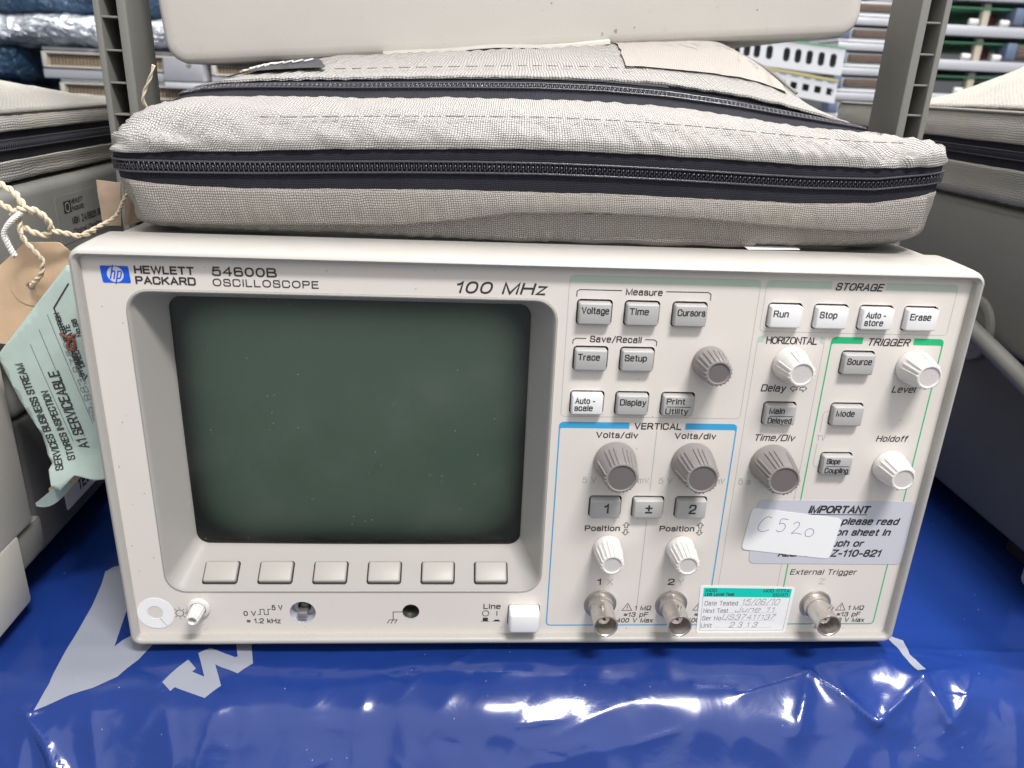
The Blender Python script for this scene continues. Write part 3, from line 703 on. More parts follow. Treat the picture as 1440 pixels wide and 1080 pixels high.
# calibrator output and ground hole
org = Vector((-91.5, 0, 10.9))
V, F = lathe([(-0.0, 5.35, 0), (0.08, 5.2, 0), (-.5, 4.9, 0), (-4.5, 4.4, 0), (-5.2, 0.01, 0)], 36)
c = mesh('calibrator_output', V, F, M['alu'], scope, org, local=True); autosmooth(c, 40)
V, F = lathe([(-5, 2.6, 0), (-3.6, 2.6, 0), (-3.5, 2.4, 0), (-3.7, 2.0, 0), (-5, 1.9, 0)], 28)
mesh('collar', V, F, M['darkhole'], c, org, local=True, smooth=True)
bm = rbox_bm(-1.9, 1.9, -0.8, 5.0, -3.0, 0.6, 0.5, 2)
bm_obj('contact_tab', bm, M['nickel'], c, org, local=True)
org = Vector((-47.3, 0, 11.1))
V, F = lathe([(0.05, 3.6, 0), (-.4, 3.4, 0), (-2, 3.1, 0), (-3, 2.2, 0), (-6, 2.0, 0), (-6, .01, 0)], 32)
g = mesh('ground_socket', V, F, plain('dull_socket_metal', (0.10, 0.11, 0.10), 0.4, metal=0.7), scope, org, local=True); autosmooth(g, 40)

# ---------------- print on the panel
L_ = lambda s, x0, x1, zb, cap, **k: lettering(s, x0, x1, zb, cap, parent=scope, **k)
L_('HEWLETT', -140.2, -120.7, 151.7, 2.3, wd=0.52)
L_('PACKARD', -140.2, -120.5, 148.0, 2.3, wd=0.52)
L_('54600B', -114.2, -92.8, 151.6, 2.7, wd=0.5)
L_('OSCILLOSCOPE', -114.3, -78.5, 147.9, 2.3, wd=0.36, track=3)
L_('100 MHz', -30.6, 0.9, 147.7, 3.7, wd=0.62, italic=0.28, track=2.6, space=5)
L_('STORAGE', 107.0, 124.2, 152.1, 2.4, wd=0.42, italic=0.25)
L_('HORIZONTAL', 84.6, 103.6, 131.2, 2.5, wd=0.38, track=1.8)
L_('TRIGGER', 123.1, 139.0, 131.3, 2.5, wd=0.42, italic=0.25)
L_('VERTICAL', 38.6, 56.5, 95.7, 2.3, wd=0.42)
L_('Measure', 30.4, 43.4, 148.4, 2.0, wd=0.34)
L_('Save/Recall', 18.8, 37.5, 130.4, 2.1, wd=0.34)
L_('Volts/div', 24.1, 40.0, 91.9, 2.15, wd=0.36)
L_('Volts/div', 54.7, 70.6, 91.9, 2.15, wd=0.36)
L_('Delay', 85.6, 94.7, 112.2, 2.5, wd=0.38, italic=0.12)
L_('Level', 136.9, 145.6, 112.6, 2.4, wd=0.36, italic=0.2)
L_('Time/Div', 86.0, 101.8, 91.5, 2.4, wd=0.36, italic=0.2)
L_('Holdoff', 135.1, 147.2, 91.8, 2.3, wd=0.34, italic=0.2)
L_('Position', 22.8, 36.6, 50.5, 2.15, wd=0.4)
L_('Position', 53.3, 67.2, 50.5, 2.15, wd=0.4)
L_('External Trigger', 111.1, 139.4, 29.8, 2.3, wd=0.3, italic=0.15)
for s, a, b_ in (('5 V', 20.1, 25.4), ('mV', 42.2, 46.3), ('5 V', 50.6, 55.7), ('mV', 73.0, 76.8), ('5 s', 82.6, 87.3)):
    L_(s, a, b_, 72.3, 2.3, wd=0.3, mat='inkfaint')
L_('TV', 110.9, 114.3, 91.9, 2.1, wd=0.26, mat='inkfaint')
for s, x, nx_ in (('1', 29.9, 'X'), ('2', 59.7, 'Y')):
    L_(s, x, x + (1.3 if s == '1' else 2.2), 24.6, 2.6, wd=0.45)
    L_(nx_, x + 4.0, x + 6.2, 24.6, 2.6, wd=0.3, mat='inkfaint')
L_('Z', 124.3, 126.6, 25.0, 2.5, wd=0.28, mat='inkfaint')
L_('Line', -17.0, -10.2, 12.6, 2.2, wd=0.36)
for bx, hid in ((32, 0), (62.4, 0), (124.9, 0)):
    L_('1 MΩ', bx + 14.7, bx + 21.4, 11.8, 2.0, wd=0.3, italic=0.1)
    L_('≈13 pF', bx + 10.4, bx + 20.5, 8.5, 2.0, wd=0.3, italic=0.1, space=6)
    L_('400 V Max', bx + 7.6, bx + 22.9, 5.5, 2.0, wd=0.3, italic=0.1, space=6)
    tx, tz = bx + 11.4, 11.6
    lines('warning_triangle', [[(tx - 2.1, tz), (tx + 2.1, tz), (tx + .1, tz + 3.6), (tx - 2.1, tz)], [(tx, tz + 2.5), (tx, tz + 1.2)], [(tx, tz + .9), (tx, tz + .55)]], 0.24, 'ink', scope)
L_('0 V', -115.3, -110.6, 9.3, 2.1, wd=0.32)
L_('5 V', -103.8, -99.7, 12.2, 2.1, wd=0.32)
L_('≈ 1.2 kHz', -114.3, -100.9, 5.6, 2.1, wd=0.32)
lines('square_wave_mark', [[(-109.8, 9.8), (-108.7, 9.8), (-108.7, 12.4), (-107.1, 12.4), (-107.1, 9.8), (-105.5, 9.8), (-105.5, 12.4), (-104.4, 12.4)]], 0.3, 'ink', scope)
lines('ground_mark', [[(-50.7, 11.0), (-54.6, 11.0), (-54.6, 7.0)], [(-56.4, 7.0), (-52.8, 7.0)]] + [[(a, 7.0), (a - .9, 5.2)] for a in (-56.2, -54.7, -53.1)], 0.3, 'ink', scope)
lines('off_mark', [[(p[0], p[1]) for p in circ(-16.2, 10.2, 1.35, 24)] + [(-14.85, 10.2)]], 0.3, 'ink', scope)
lines('on_mark', [[(-11.5, 9.0), (-11.5, 11.4)]], 0.36, 'ink', scope)
fill('switch_mark', [[(-18, 6.1), (-14.6, 6.1), (-14.6, 6.35), (-15.2, 6.35), (-15.2, 8.0), (-17.3, 8.0), (-17.3, 6.35), (-18, 6.35)]], M['ink'], scope, lift=0.08)
fill('switch_mark', [[(-13.2, 6.1), (-9.8, 6.1), (-9.8, 6.35), (-10.4, 6.35), (-10.4, 7.0), (-12.5, 7.0), (-12.5, 6.35), (-13.2, 6.35)]], M['ink'], scope, lift=0.08)
sx, sz = -140.9, 10.6
lines('brightness_mark', [[(p[0], p[1]) for p in circ(sx, sz, 1.55, 24)] + [(sx + 1.55, sz)]] + [[(sx + 2.0 * math.cos(a), sz + 2.2 * math.sin(a)), (sx + 2.7 * math.cos(a), sz + 2.9 * math.sin(a))] for a in [k * math.pi / 4 for k in range(8)]], 0.26, 'ink', scope)
def arrow(cx_, cz_, ang, s=1.0):
    P_ = [(-.55, -1.1), (-.55, 0.1), (-1.3, 0.1), (0, 1.4), (1.3, 0.1), (.55, 0.1), (.55, -1.1), (-.55, -1.1)]
    c_, s_ = math.cos(ang), math.sin(ang)
    return [(cx_ + s * (p[0] * c_ - p[1] * s_), cz_ + s * (p[0] * s_ + p[1] * c_)) for p in P_]
for bx in (39.3, 69.7):
    lines('up_and_down_arrows', [arrow(bx, 53.0, 0), arrow(bx, 49.9, math.pi)], 0.27, 'ink', scope)
lines('left_and_right_arrows', [arrow(98.2, 113.4, math.pi / 2, 1.05), arrow(101.7, 113.4, -math.pi / 2, 1.05)], 0.25, 'ink', scope)
# section outlines
def section(x0, x1, z0, z1, mat_line, mat_band, gap, bandh, lw, r=1.6):
    out = rrect(x0, x1, z0, z1, r, 6)
    lines('section_outline', [out + [out[0]]], lw, mat_line, scope, lift=0.05)
    z_ = z1 - bandh
    def band(a, b_, lr, rr_):
        p = []
        if lr: p += [(a, z_ - 1.0), (a + lw, z_ - .4), (a + lw + .7, z_)]
        else: p += [(a, z_)]
        if rr_: p += [(b_ - lw - .7, z_), (b_ - lw, z_ - .4), (b_, z_ - 1.0), (b_, z1 - 1.2), (b_ - .35, z1 - .35), (b_ - 1.2, z1)]
        else: p += [(b_, z_), (b_, z1)]
        if lr: p += [(a + 1.2, z1), (a + .35, z1 - .35), (a, z1 - 1.2)]
        else: p += [(a, z1)]
        return p
    e = lw / 2
    if gap:
        fill('section_band', [band(x0 - e, gap[0], True, False)], M[mat_band], scope, lift=0.065)
        fill('section_band', [band(gap[1], x1 + e, False, True)], M[mat_band], scope, lift=0.065)
        fill('band_gap', [[(gap[0] + .01, z1 - .8), (gap[1] - .01, z1 - .8), (gap[1] - .01, z1 + .5), (gap[0] + .01, z1 + .5)]], M['panel'], scope, lift=0.07)
    else: fill('section_band', [band(x0 - e, x1 + e, True, True)], M[mat_band], scope, lift=0.065)
section(9.7, 79.0, 100.5, 154.9, 'inkline', 'sage', None, 2.5, 0.16)
section(81.2, 152.8, 135.7, 154.9, 'inkline', 'sage', (105.3, 125.7), 2.5, 0.16)
section(81.1, 106.6, 4.2, 134.0, 'inkline', 'sage', (83.4, 104.9), 2.3, 0.16)
section(109.3, 152.3, 4.4, 134.0, 'green', 'green', (121.2, 140.8), 2.3, 0.5)
section(9.6, 78.3, 4.1, 98.0, 'blue', 'blue', (36.4, 58.2), 2.3, 0.5)
lines('divider_line', [[(47.3, 95.0), (47.3, 69.0)], [(47.4, 55.4), (47.5, 14.0)]], 0.2, 'inkline', scope)
lines('bracket_line', [[(12.6, 147.2), (12.6, 149.2), (13.6, 149.8), (28.8, 149.8)], [(44.8, 149.8), (60.2, 149.9), (61.3, 149.2), (61.3, 146.9)],
                       [(12.4, 129.4), (12.4, 130.9), (13.4, 131.6), (17.2, 131.6)], [(38.9, 131.6), (42.3, 131.6), (43.4, 130.9), (43.4, 129.2)]], 0.3, 'ink', scope)
lines('bracket_line', [[(113.6, 104.4), (112.2, 104.0), (111.6, 103), (111.7, 95.5)], [(111.5, 90.5), (111.5, 81.5), (112.2, 80.4), (113.6, 80.2)]], 0.2, 'inkfaint', scope)
# maker's emblem: blue tablet, pale disc, sloping letters
lg = fill('maker_emblem', [rpoly([(-151.4, 148.0), (-142.0, 148.0), (-142.3, 154.0), (-151.8, 154.0)], 0.7)], M['logoblue'], scope, lift=0.1)
fill('emblem_disc', [circ(-146.9, 151.0, 2.75, 40)], M['logowhite'], lg, lift=0.14)
V, F = [], []
hp = lambda pts: [Vector((-146.9 + p[0] + 0.28 * p[1], 151.0 + p[1])) for p in pts]
ribbon(V, F, hp([(-1.35, 3.1), (-1.35, -1.5)]), 0.5); ribbon(V, F, hp([(-1.35, 0.6), (-.9, 1.15), (-.35, 1.1), (-.2, .6), (-.2, -1.5)]), 0.48)
ribbon(V, F, hp([(0.75, 1.1), (0.75, -3.1)]), 0.5); ribbon(V, F, hp([(0.75, 1.05), (1.6, 1.15), (1.95, .8), (1.95, -.9), (1.6, -1.4), (.75, -1.35)]), 0.46)
put2d('emblem_letters', V, F, M['logoblue'], lg, lift=0.18)

# ---------------- stickers
st = fill('printed_sticker', [rpoly([(92.2, 35.2), (158.2, 34.9), (157.4, 64.9), (91.7, 65.3)], 3)], M['lav'], scope, depth=0.1, lift=0.2, label='lavender notice sticker headed IMPORTANT')
K = dict(parent=st, lift=0.26, italic=0.22)
lettering('IMPORTANT', 113.7, 138.3, 59.6, 2.9, wd=0.66, **K)
lines('underline', [[(113.6, 58.7), (138.3, 58.7)]], 0.32, 'ink', st, lift=0.26)
lettering('please read', 128.5, 151.9, 54.3, 2.7, wd=0.55, **K)
lettering('on sheet in', 127.0, 149.5, 49.1, 2.7, wd=0.55, **K)
lettering('uch or', 126.3, 139.2, 43.8, 2.7, wd=0.55, **K)
lettering('AESP 6625', 104.4, 124.0, 38.9, 2.9, wd=0.6, **K)
lettering('-Z-110-821', 124.8, 147.6, 38.9, 2.9, wd=0.6, **K)
st = fill('blank_sticker', [rpoly([(88.1, 42.2), (126.3, 37.6), (128.3, 56.8), (89.9, 61.8)], 2.2)], M['paper'], scope, depth=0.12, lift=0.4, label='small white sticker with a number written in blue pen')
V, F = [], []
hand = {'C': [(98.6, 57.2), (96.8, 57.6), (94.7, 55.6), (93.6, 52.8), (94.2, 51.2), (96.2, 50.7), (98.2, 51.6)],
        '5a': [(105.6, 56.4), (102.8, 56.6), (102.2, 54.2)], '5b': [(102.2, 54.2), (103.8, 54.6), (104.9, 53.2), (104.2, 51.2), (102.4, 50.6), (101.4, 51.4)],
        '2a': [(108.2, 54.2), (109.3, 55.2), (110.6, 54.6), (110.2, 52.6), (107.9, 49.8)], '2b': [(107.9, 49.8), (109.6, 50.1), (112.2, 49.5)],
        '0': [(115.7, 52.2), (114.4, 51.8), (113.7, 50.2), (114.4, 48.6), (116.0, 48.4), (117.2, 49.8), (116.9, 51.6), (115.5, 52.2)]}
for k, p in hand.items(): ribbon(V, F, catmull([(a, b_, 0) for a, b_ in p], 6) and [Vector((q.x, q.y)) for q in catmull([(a, b_, 0) for a, b_ in p], 6)], 0.24)
put2d('handwriting', V, F, M['pen'], st, lift=0.43)
st = fill('test_label', [rpoly([(74.6, 0.1), (114.0, 0.1), (114.3, 23.4), (73.5, 24.3)], 1.2)], M['paper'], scope, depth=0.1, lift=0.25, label='white test label with a teal heading')
fill('label_heading', [[(75.2, 18.7), (113.0, 18.2), (113.1, 22.6), (75.0, 23.2)]], M['teal'], st, lift=0.29)
lines('label_border', [[(75.2, 18.7), (76.0, 1.3), (112.6, 1.3), (113.0, 18.2)]], 0.12, 'pencil', st, lift=0.3)
K = dict(parent=st, lift=0.33)
lettering('MOD', 76.2, 80.6, 21.2, 1.4, wd=0.22, **K); lettering('Unit Level Test', 76.0, 88.4, 19.2, 1.4, wd=0.22, track=1.7, **K)
lettering('MOD 1777A', 101.0, 112.0, 21.0, 1.4, wd=0.22, **K); lettering('(02/07)', 105.4, 111.6, 18.9, 1.4, wd=0.2, **K)
for s, a, b_, z, q0, q1 in (('Date Tested', 76.5, 90.6, 14.4, 91.8, 108.6), ('Next Test', 76.4, 86.9, 10.6, 87.6, 108.3), ('Ser No', 76.4, 84.4, 6.7, 86.4, 108.1), ('Unit', 76.3, 80.8, 2.9, 82.3, 107.5)):
    lettering(s, a, b_, z, 2.0, wd=0.2, mat='pencil', **K)
    lines('dotted_rule', [[(x_ / 10, z - .1), (x_ / 10 + .3, z - .1)] for x_ in range(int(q0 * 10), int(q1 * 10), 7)], 0.16, 'pencil', st, lift=0.33)
for s, a, b_, z, c in (('15/06/10', 92.2, 108.2, 14.6, 2.9), ('June 11', 90.0, 106.8, 11.0, 2.3), ('US37411137', 84.8, 107.6, 7.0, 2.6), ('2 3 1 3', 88.6, 100.4, 3.1, 2.4)):
    lettering(s, a, b_, z, c, wd=0.2, mat='pencil', italic=0.3, wob=0.35, name='handwriting', **K)
rg = circ(-150.4, 10.6, 7.4, 48); inner = circ(-150.6, 11.0, 3.1, 32)
st = fill('round_sticker', [rg, inner], M['paper'], scope, depth=0.12, lift=0.2, label='white ring shaped sticker')
lines('slit', [[(-149.0, 8.2), (-146.6, 4.4)]], 0.2, 'pencil', st, lift=0.22)

# ---------------- carrying handle raised on both sides
for sgn in (-1, 1):
    X0, X1 = sgn * 169.5, sgn * 183.5
    lo, hi = min(X0, X1), max(X0, X1)
    bm = bmesh.new()
    # inner wall, outer wall, back wall: an open channel that faces forward
    iw = (X0, X0 + sgn * 4.2); ow = (X1 - sgn * 3.0, X1)
    rbox_bm(min(iw), max(iw), 97, 125, 96, 325, 1.0, 2, bm=bm)
    rbox_bm(min(ow), max(ow), 97.5, 125, 96, 325, 1.0, 2, bm=bm)
    rbox_bm(min(iw) + .3, max(ow) - .3, 121, 124.7, 96.5, 324.5, 0.5, 1, bm=bm) if sgn > 0 else rbox_bm(min(ow) + .3, max(iw) - .3, 121, 124.7, 96.5, 324.5, 0.5, 1, bm=bm)
    a = bm_obj('handle_arm', bm, M['arm'], scope)
    for k in range(17):
        z = 107 + k * 12.9
        rbox('rib', min(iw[1], ow[0]) - .2, max(iw[1], ow[0]) + .2, 98.6, 121.2, z, z + 0.9, M['arm'], a, bev=0.2, seg=1)
    V, F = lathe([(0, 0.01, 0), (0, 15, 0), (2, 16.5, 0), (13, 16.5, 0), (14, 15, 0), (14, .01, 0)], 48)
    V = [(X0 - sgn * 13 + sgn * (-v[1]) * 1.9, 111 + v[0], 92 + v[2]) for v in V]
    h = mesh('handle_hub', V, F, M['arm'], scope); autosmooth(h, 35)
# small stains, nicks and grime on the front
bm = bmesh.new(); rs = random.Random(21)
for k in range(46):
    x, z = rs.choice([(rs.uniform(-156, -146), rs.uniform(4, 150)), (rs.uniform(-140, 150), rs.uniform(1.0, 3.6)), (rs.uniform(10, 156), rs.uniform(20, 155)), (rs.uniform(-140, 5), rs.uniform(147, 157))])
    r = rs.uniform(.10, .34)
    bm.faces.new([bm.verts.new((x + r * rs.uniform(.5, 1.2) * math.cos(a), -0.045 - k * .0002, z + r * rs.uniform(.5, 1.2) * math.sin(a))) for a in [q * math.pi / 4 for q in range(8)]])
bm_obj('grime_spots', bm, plain('brown_grime', (0.42, 0.34, 0.25), 0.7, var=.3), scope, kind='stuff')
# ================================================================== pouches
def plan(xs, yf, r, yb=300, nS=16, nC=12, nF=150, x0=None):
    """open path: back left corner, forward, round the front corners, to the back right"""
    xl = -xs if x0 is None else x0
    p = []
    for i in range(nS): p.append((xl, yb + (yf + r - yb) * i / nS))
    for i in range(nC): a = math.pi + (math.pi / 2) * i / nC; p.append((xl + r + r * math.cos(a), yf + r + r * math.sin(a)))
    for i in range(nF): p.append((xl + r + (xs - r - xl - r) * i / nF, yf))
    for i in range(nC): a = -math.pi / 2 + (math.pi / 2) * i / nC; p.append((xs - r + r * math.cos(a), yf + r + r * math.sin(a)))
    for i in range(nS + 1): p.append((xs, yf + r + (yb - yf - r) * i / nS))
    return p
XN = list(range(-150, 151, 25))
def tb(v): return list(zip(XN, v))
T_bot = tb([163.4, 162.3, 162.2, 162.2, 161.8, 161.6, 161.6, 161.8, 162.0, 162.2, 162.6, 164.0, 167.0])
T_z1b = tb([179.4, 178.0, 178.2, 178.7, 179.5, 180.0, 180.1, 180.1, 179.8, 179.4, 179.2, 179.8, 184.4])
T_z1t = tb([189.2, 190.9, 191.9, 193.4, 194.4, 195.2, 195.9, 195.7, 195.2, 194.4, 193.6, 193.6, 195.2])
T_z2l = tb([204.6, 208.4, 209.1, 209.6, 210.7, 211.6, 212.2, 212.2, 211.1, 208.9, 206.3, 204.4, 203.4])
T_z2t = tb([208.0, 213.0, 215.2, 216.4, 217.6, 218.7, 219.6, 219.6, 218.6, 216.2, 212.4, 208.0, 203.8])
T_top = [(-165, 206), (-150, 211), (-137, 219.2), (-120, 222.6), (-82, 225.4), (-15, 230.6), (35, 234.6), (79, 237.4), (89, 236.8), (103, 231), (113, 226), (131, 219), (142, 211.5), (150, 206)]
def puck(x, z, s=0.0):
    """puckers of sewn cloth"""
    a = noise.noise((x * 0.035, z * 0.05, 4.2 + s)) * 1.5
    b_ = math.sin(x * 1.02 + z * 0.55 + 4.0 * noise.noise((x * 0.025, z * 0.08, 1.5 + s))) * (0.45 + 0.75 * max(0, noise.noise((x * 0.03, 2.2, s)) + .3))
    c = noise.noise((x * 0.16, z * 0.2, 8.8 + s)) * 0.6
    if s == 0: c -= 2.6 * math.exp(-((x - 143 - (z - 200) * .8) / 5) ** 2 - ((z - 206) / 5) ** 2) + 1.6 * math.exp(-((x + 108 + (z - 200) * 1.2) / 6) ** 2 - ((z - 206) / 5) ** 2)
    k_ = 1 + 0.9 * sstep(95, 150, abs(x)) if s == 0 else 1
    b_ += (0.42 * math.sin(x * .27 + z * .55 + 2.5 * noise.noise((x * .012, z * .04, s)))) if s == 0 else 0
    return a * k_, b_ * k_, c * k_
def strip(name, rows, mat, parent, amp=1.0, sub=4, hem=(True, True), seedv=0.0, closed_uv=1.0, tr=None):
    """rows: list of point lists (Vector) bottom to top; smooth between rows; cloth has thickness at its hems"""
    n = len(rows[0]); k = len(rows)
    R_ = []
    for j in range(k - 1):
        for q in range(sub):
            t = q / sub; line = []
            for i in range(n):
                p0 = rows[max(j - 1, 0)][i]; p1 = rows[j][i]; p2 = rows[j + 1][i]; p3 = rows[min(j + 2, k - 1)][i]
                line.append(0.5 * ((2 * p1) + (p2 - p0) * t + (2 * p0 - 5 * p1 + 4 * p2 - p3) * t * t + (3 * p1 - p0 - 3 * p2 + p3) * t ** 3))
            R_.append(line)
    R_.append([p.copy() for p in rows[-1]])
    m_ = len(R_)
    # normals (outward) from neighbours
    def nrm(j, i):
        a = R_[j][min(i + 1, n - 1)] - R_[j][max(i - 1, 0)]; b_ = R_[min(j + 1, m_ - 1)][i] - R_[max(j - 1, 0)][i]
        v = a.cross(b_); return v.normalized() if v.length > 1e-9 else Vector((0, -1, 0))
    NN = [[nrm(j, i) for i in range(n)] for j in range(m_)]
    Q = []
    for j in range(m_):
        line = []
        for i in range(n):
            p = R_[j][i]; s_ = p.x + p.y * 0.7
            a, b_, c = puck(s_, p.z + p.y * 0.25, seedv)
            edge = min(j, m_ - 1 - j) / max(1, m_ / 2); f = min(1, 0.35 + edge)
            line.append(p + NN[j][i] * (amp * f * (a * 0.6 + b_ * 0.62 + c)) + Vector((0, 0, amp * (0.35 * c + .4 * noise.noise((s_ * .07, j, 3.3))) if j in (0, m_ - 1) else 0)))
        Q.append(line)
    if hem[0]: Q = [[q - nn * 1.1 + Vector((0, 0, 0.05)) for q, nn in zip(Q[0], NN[0])], [q - Vector((0, 0, .35)) - nn * .3 for q, nn in zip(Q[0], NN[0])]] + Q
    if hem[1]: Q = Q + [[q + Vector((0, 0, .35)) - nn * .3 for q, nn in zip(Q[-1], NN[-1])], [q - nn * 1.1 for q, nn in zip(Q[-1], NN[-1])]]
    V, F, UV = [], [], []
    mid = Q[len(Q) // 2]; ul = [0]
    for i in range(1, n): ul.append(ul[-1] + (mid[i] - mid[i - 1]).length)
    vl = [0] * n
    for j, line in enumerate(Q):
        for i, p in enumerate(line):
            if j: vl[i] += (p - Q[j - 1][i]).length
        v_ = sum(vl) / n
        for i, p in enumerate(line): V.append(p); UV.append((ul[i], v_ * 0.5 + vl[i] * 0.5))
    for j in range(len(Q) - 1):
        for i in range(n - 1):
            a = j * n + i; F.append((a, a + 1, a + n + 1, a + n))
    return mesh(name, V, F, mat, parent, smooth=True, uv=UV)
def row(pl, ztab, dz=0, off=(0, 0, 0)):
    o = Vector(off)
    return [Vector((x, y, (itp(ztab, x) if hasattr(ztab, '__len__') else ztab) + dz)) + o for x, y in pl]
def lerprow(a, b_, t): return [p.lerp(q, t) for p, q in zip(a, b_)]
def coil(name, lo, hi, parent, out=1.3, pitch=1.75, half=1.9, rng=(0, 1), t=0.5):
    """a closed nylon coil zip: little wire loops from both tapes that mesh in the middle"""
    pts = [p.lerp(q, t) for p, q in zip(lo, hi)]
    n = len(pts); acc = [0]
    for i in range(1, n): acc.append(acc[-1] + (pts[i] - pts[i - 1]).length)
    tot = acc[-1]; V, F = [], []; i = 0
    s = rng[0] * tot
    k = 0
    while s < rng[1] * tot:
        while i < n - 2 and acc[i + 1] < s: i += 1
        f = (s - acc[i]) / max(1e-6, acc[i + 1] - acc[i])
        p = pts[i].lerp(pts[i + 1], f); T = (pts[i + 1] - pts[i]).normalized()
        up = (hi[i] - lo[i]).normalized(); N = T.cross(up).normalized()
        sg = 1 if k % 2 else -1
        w_ = 0.30
        path = [p + up * (sg * half) + N * (out * .5), p + up * (sg * half * .93) + N * (out + .1), p + up * (sg * half * .3) + N * (out + .25), p - up * (sg * half * .33) + N * (out + .1), p - up * (sg * half * .40) + N * (out * .4)]
        sweep(path, w_, 5, V, F, close_ends=False)
        s += pitch / 2; k += 1
    # the sewn cords along both sides
    for sg in (-1, 1):
        i0, i1 = int(rng[0] * (n - 1)), int(rng[1] * (n - 1))
        cp = []
        for i in range(i0, i1):
            T = (pts[i + 1] - pts[i]).normalized(); up = (hi[i] - lo[i]).normalized(); N = T.cross(up).normalized()
            cp.append(pts[i] + up * (sg * half) + N * (out + .02))
        if len(cp) > 2: sweep(cp, 0.42, 6, V, F)
    return mesh(name, V, F, M['coil'], parent, smooth=True, kind='stuff')
def stitches(rowpts, parent, mat='thread', length=5.2, gap=1.6, lift=0.5, rad=0.16, rng=(0.1, 0.9), name='stitching'):
    n = len(rowpts); V, F = [], []
    acc = [0]
    for i in range(1, n): acc.append(acc[-1] + (rowpts[i] - rowpts[i - 1]).length)
    tot = acc[-1]
    def at(s):
        lo, hi = 0, n - 1
        while hi - lo > 1:
            md = (lo + hi) // 2
            if acc[md] <= s: lo = md
            else: hi = md
        f = (s - acc[lo]) / max(1e-6, acc[hi] - acc[lo]); return rowpts[lo].lerp(rowpts[hi], f)
    s = rng[0] * tot
    while s < rng[1] * tot:
        L0 = length * random.uniform(.85, 1.15)
        pts = [at(min(tot, s + L0 * q / 3)) for q in range(4)]
        pts = [p + Vector((0, -lift * (0.2 if q in (0, 3) else 1), lift * .2)) for q, p in enumerate(pts)]
        sweep(pts, rad, 5, V, F); s += L0 + gap
    return mesh(name, V, F, M[mat], parent, smooth=True, kind='stuff')

pouch = thing('pouch', 'large grey woven zip pouch with two black zips, lying on the middle oscilloscope', 'pouch', (0, 160, 161))
p_bot0 = row(plan(146, 35, 15, x0=-142), 161.3)
p_bot = row(plan(156, 27, 15, x0=-151.5), T_bot, 0.4)
p_z1b = row(plan(156.5, 21, 17, x0=-155.5), T_z1b)
p_z1t = row(plan(157.5, 21, 17), T_z1t)
p_z2l = row(plan(149, 45, 30), T_z2l)
p_z2t = row(plan(142, 58, 34), T_z2t)
p_lm = [p.lerp(q, .45) + Vector((0, -.2, 0)) for p, q in zip(p_bot, p_z1b)]
strip('lower_band', [p_bot0, p_bot, p_lm, p_z1b], M['cordura_shade'], pouch, amp=0.7, hem=(False, True), seedv=3)
tl = [p + Vector((0, 1.3, -1.2)) for p in p_z1b]; th_ = [p + Vector((0, 1.3, 1.2)) for p in p_z1t]
tm1 = [p.lerp(q, .34) for p, q in zip(tl, th_)]; tm2 = [p.lerp(q, .74) for p, q in zip(tl, th_)]
dip = lambda L_, d: [p + Vector((0, d, 0)) for p in L_]
strip('zip_tape', [tl, dip(tm1, -.1), dip(tm2, -.3), th_], M['tape'], pouch, amp=0.12, hem=(False, False), seedv=5)
coil('zip_teeth', tm1, tm2, pouch, out=.9, rng=(0.02, 0.98), t=0.52)
p_m1 = row(plan(156.8, 21.5, 20), T_z1t, 4.4)
p_m2 = [Vector((q.x, q.y, p.z + .74 * (r_.z - p.z))) for p, q, r_ in zip(p_z1t, row(plan(153.5, 30, 26), T_z1t), p_z2l)]
strip('upper_band', [p_z1t, p_m1, p_m2, p_z2l], M['cordura'], pouch, amp=1.0, hem=(True, True), seedv=0, sub=6)
tl = [p + Vector((0, 1.5, -.9)) for p in p_z2l]; th_ = [p + Vector((0, 1.5, -.4)) for p in p_z2t]
strip('zip_tape', [tl, [p.lerp(q, .5) + Vector((0, 0, .1)) for p, q in zip(tl, th_)], th_], M['tape'], pouch, amp=0.12, hem=(False, False), seedv=6)
coil('zip_teeth', tl, th_, pouch, out=1.0, half=1.7, rng=(0.12, 0.9), t=0.58)
# top panel: closed in from the upper zip
def topz(x, y, b):
    return itp(T_top, x)
def ringrow(t):
    out = []
    for p in p_z2t:
        x = p.x * (1 - t); y = p.y + (165 - p.y) * t
        f = sstep(-.04, 0.37, t)
        z = p.z + .1 + (itp(T_top, x) - p.z - .1) * (f ** 0.75)
        back = sstep(170, 300, y); z -= back * 14
        out.append(Vector((x, y, z)))
    return out
T_rows = [ringrow(t) for t in (0, .06, .14, .24, .36, .5, .66, .82, .97)]
strip('top_panel', T_rows, M['cordura'], pouch, amp=0.8, hem=(True, False), seedv=9, sub=3)
def surf_top(x, t):
    """point on the top panel: path position by x on the front run, t inward"""
    cands = [i for i, p in enumerate(p_z2t) if p.y < 92]
    i = min(cands, key=lambda q: abs(p_z2t[q].x * (1 - t) - x))
    k = max(0, min(len(T_rows) - 2, next((j for j, tt in enumerate((0, .06, .14, .24, .36, .5, .66, .82, .97)) if tt > t), 8) - 1))
    tt = (0, .06, .14, .24, .36, .5, .66, .82, .97)
    f = (t - tt[k]) / (tt[k + 1] - tt[k]); return T_rows[k][i].lerp(T_rows[k + 1][i], f)
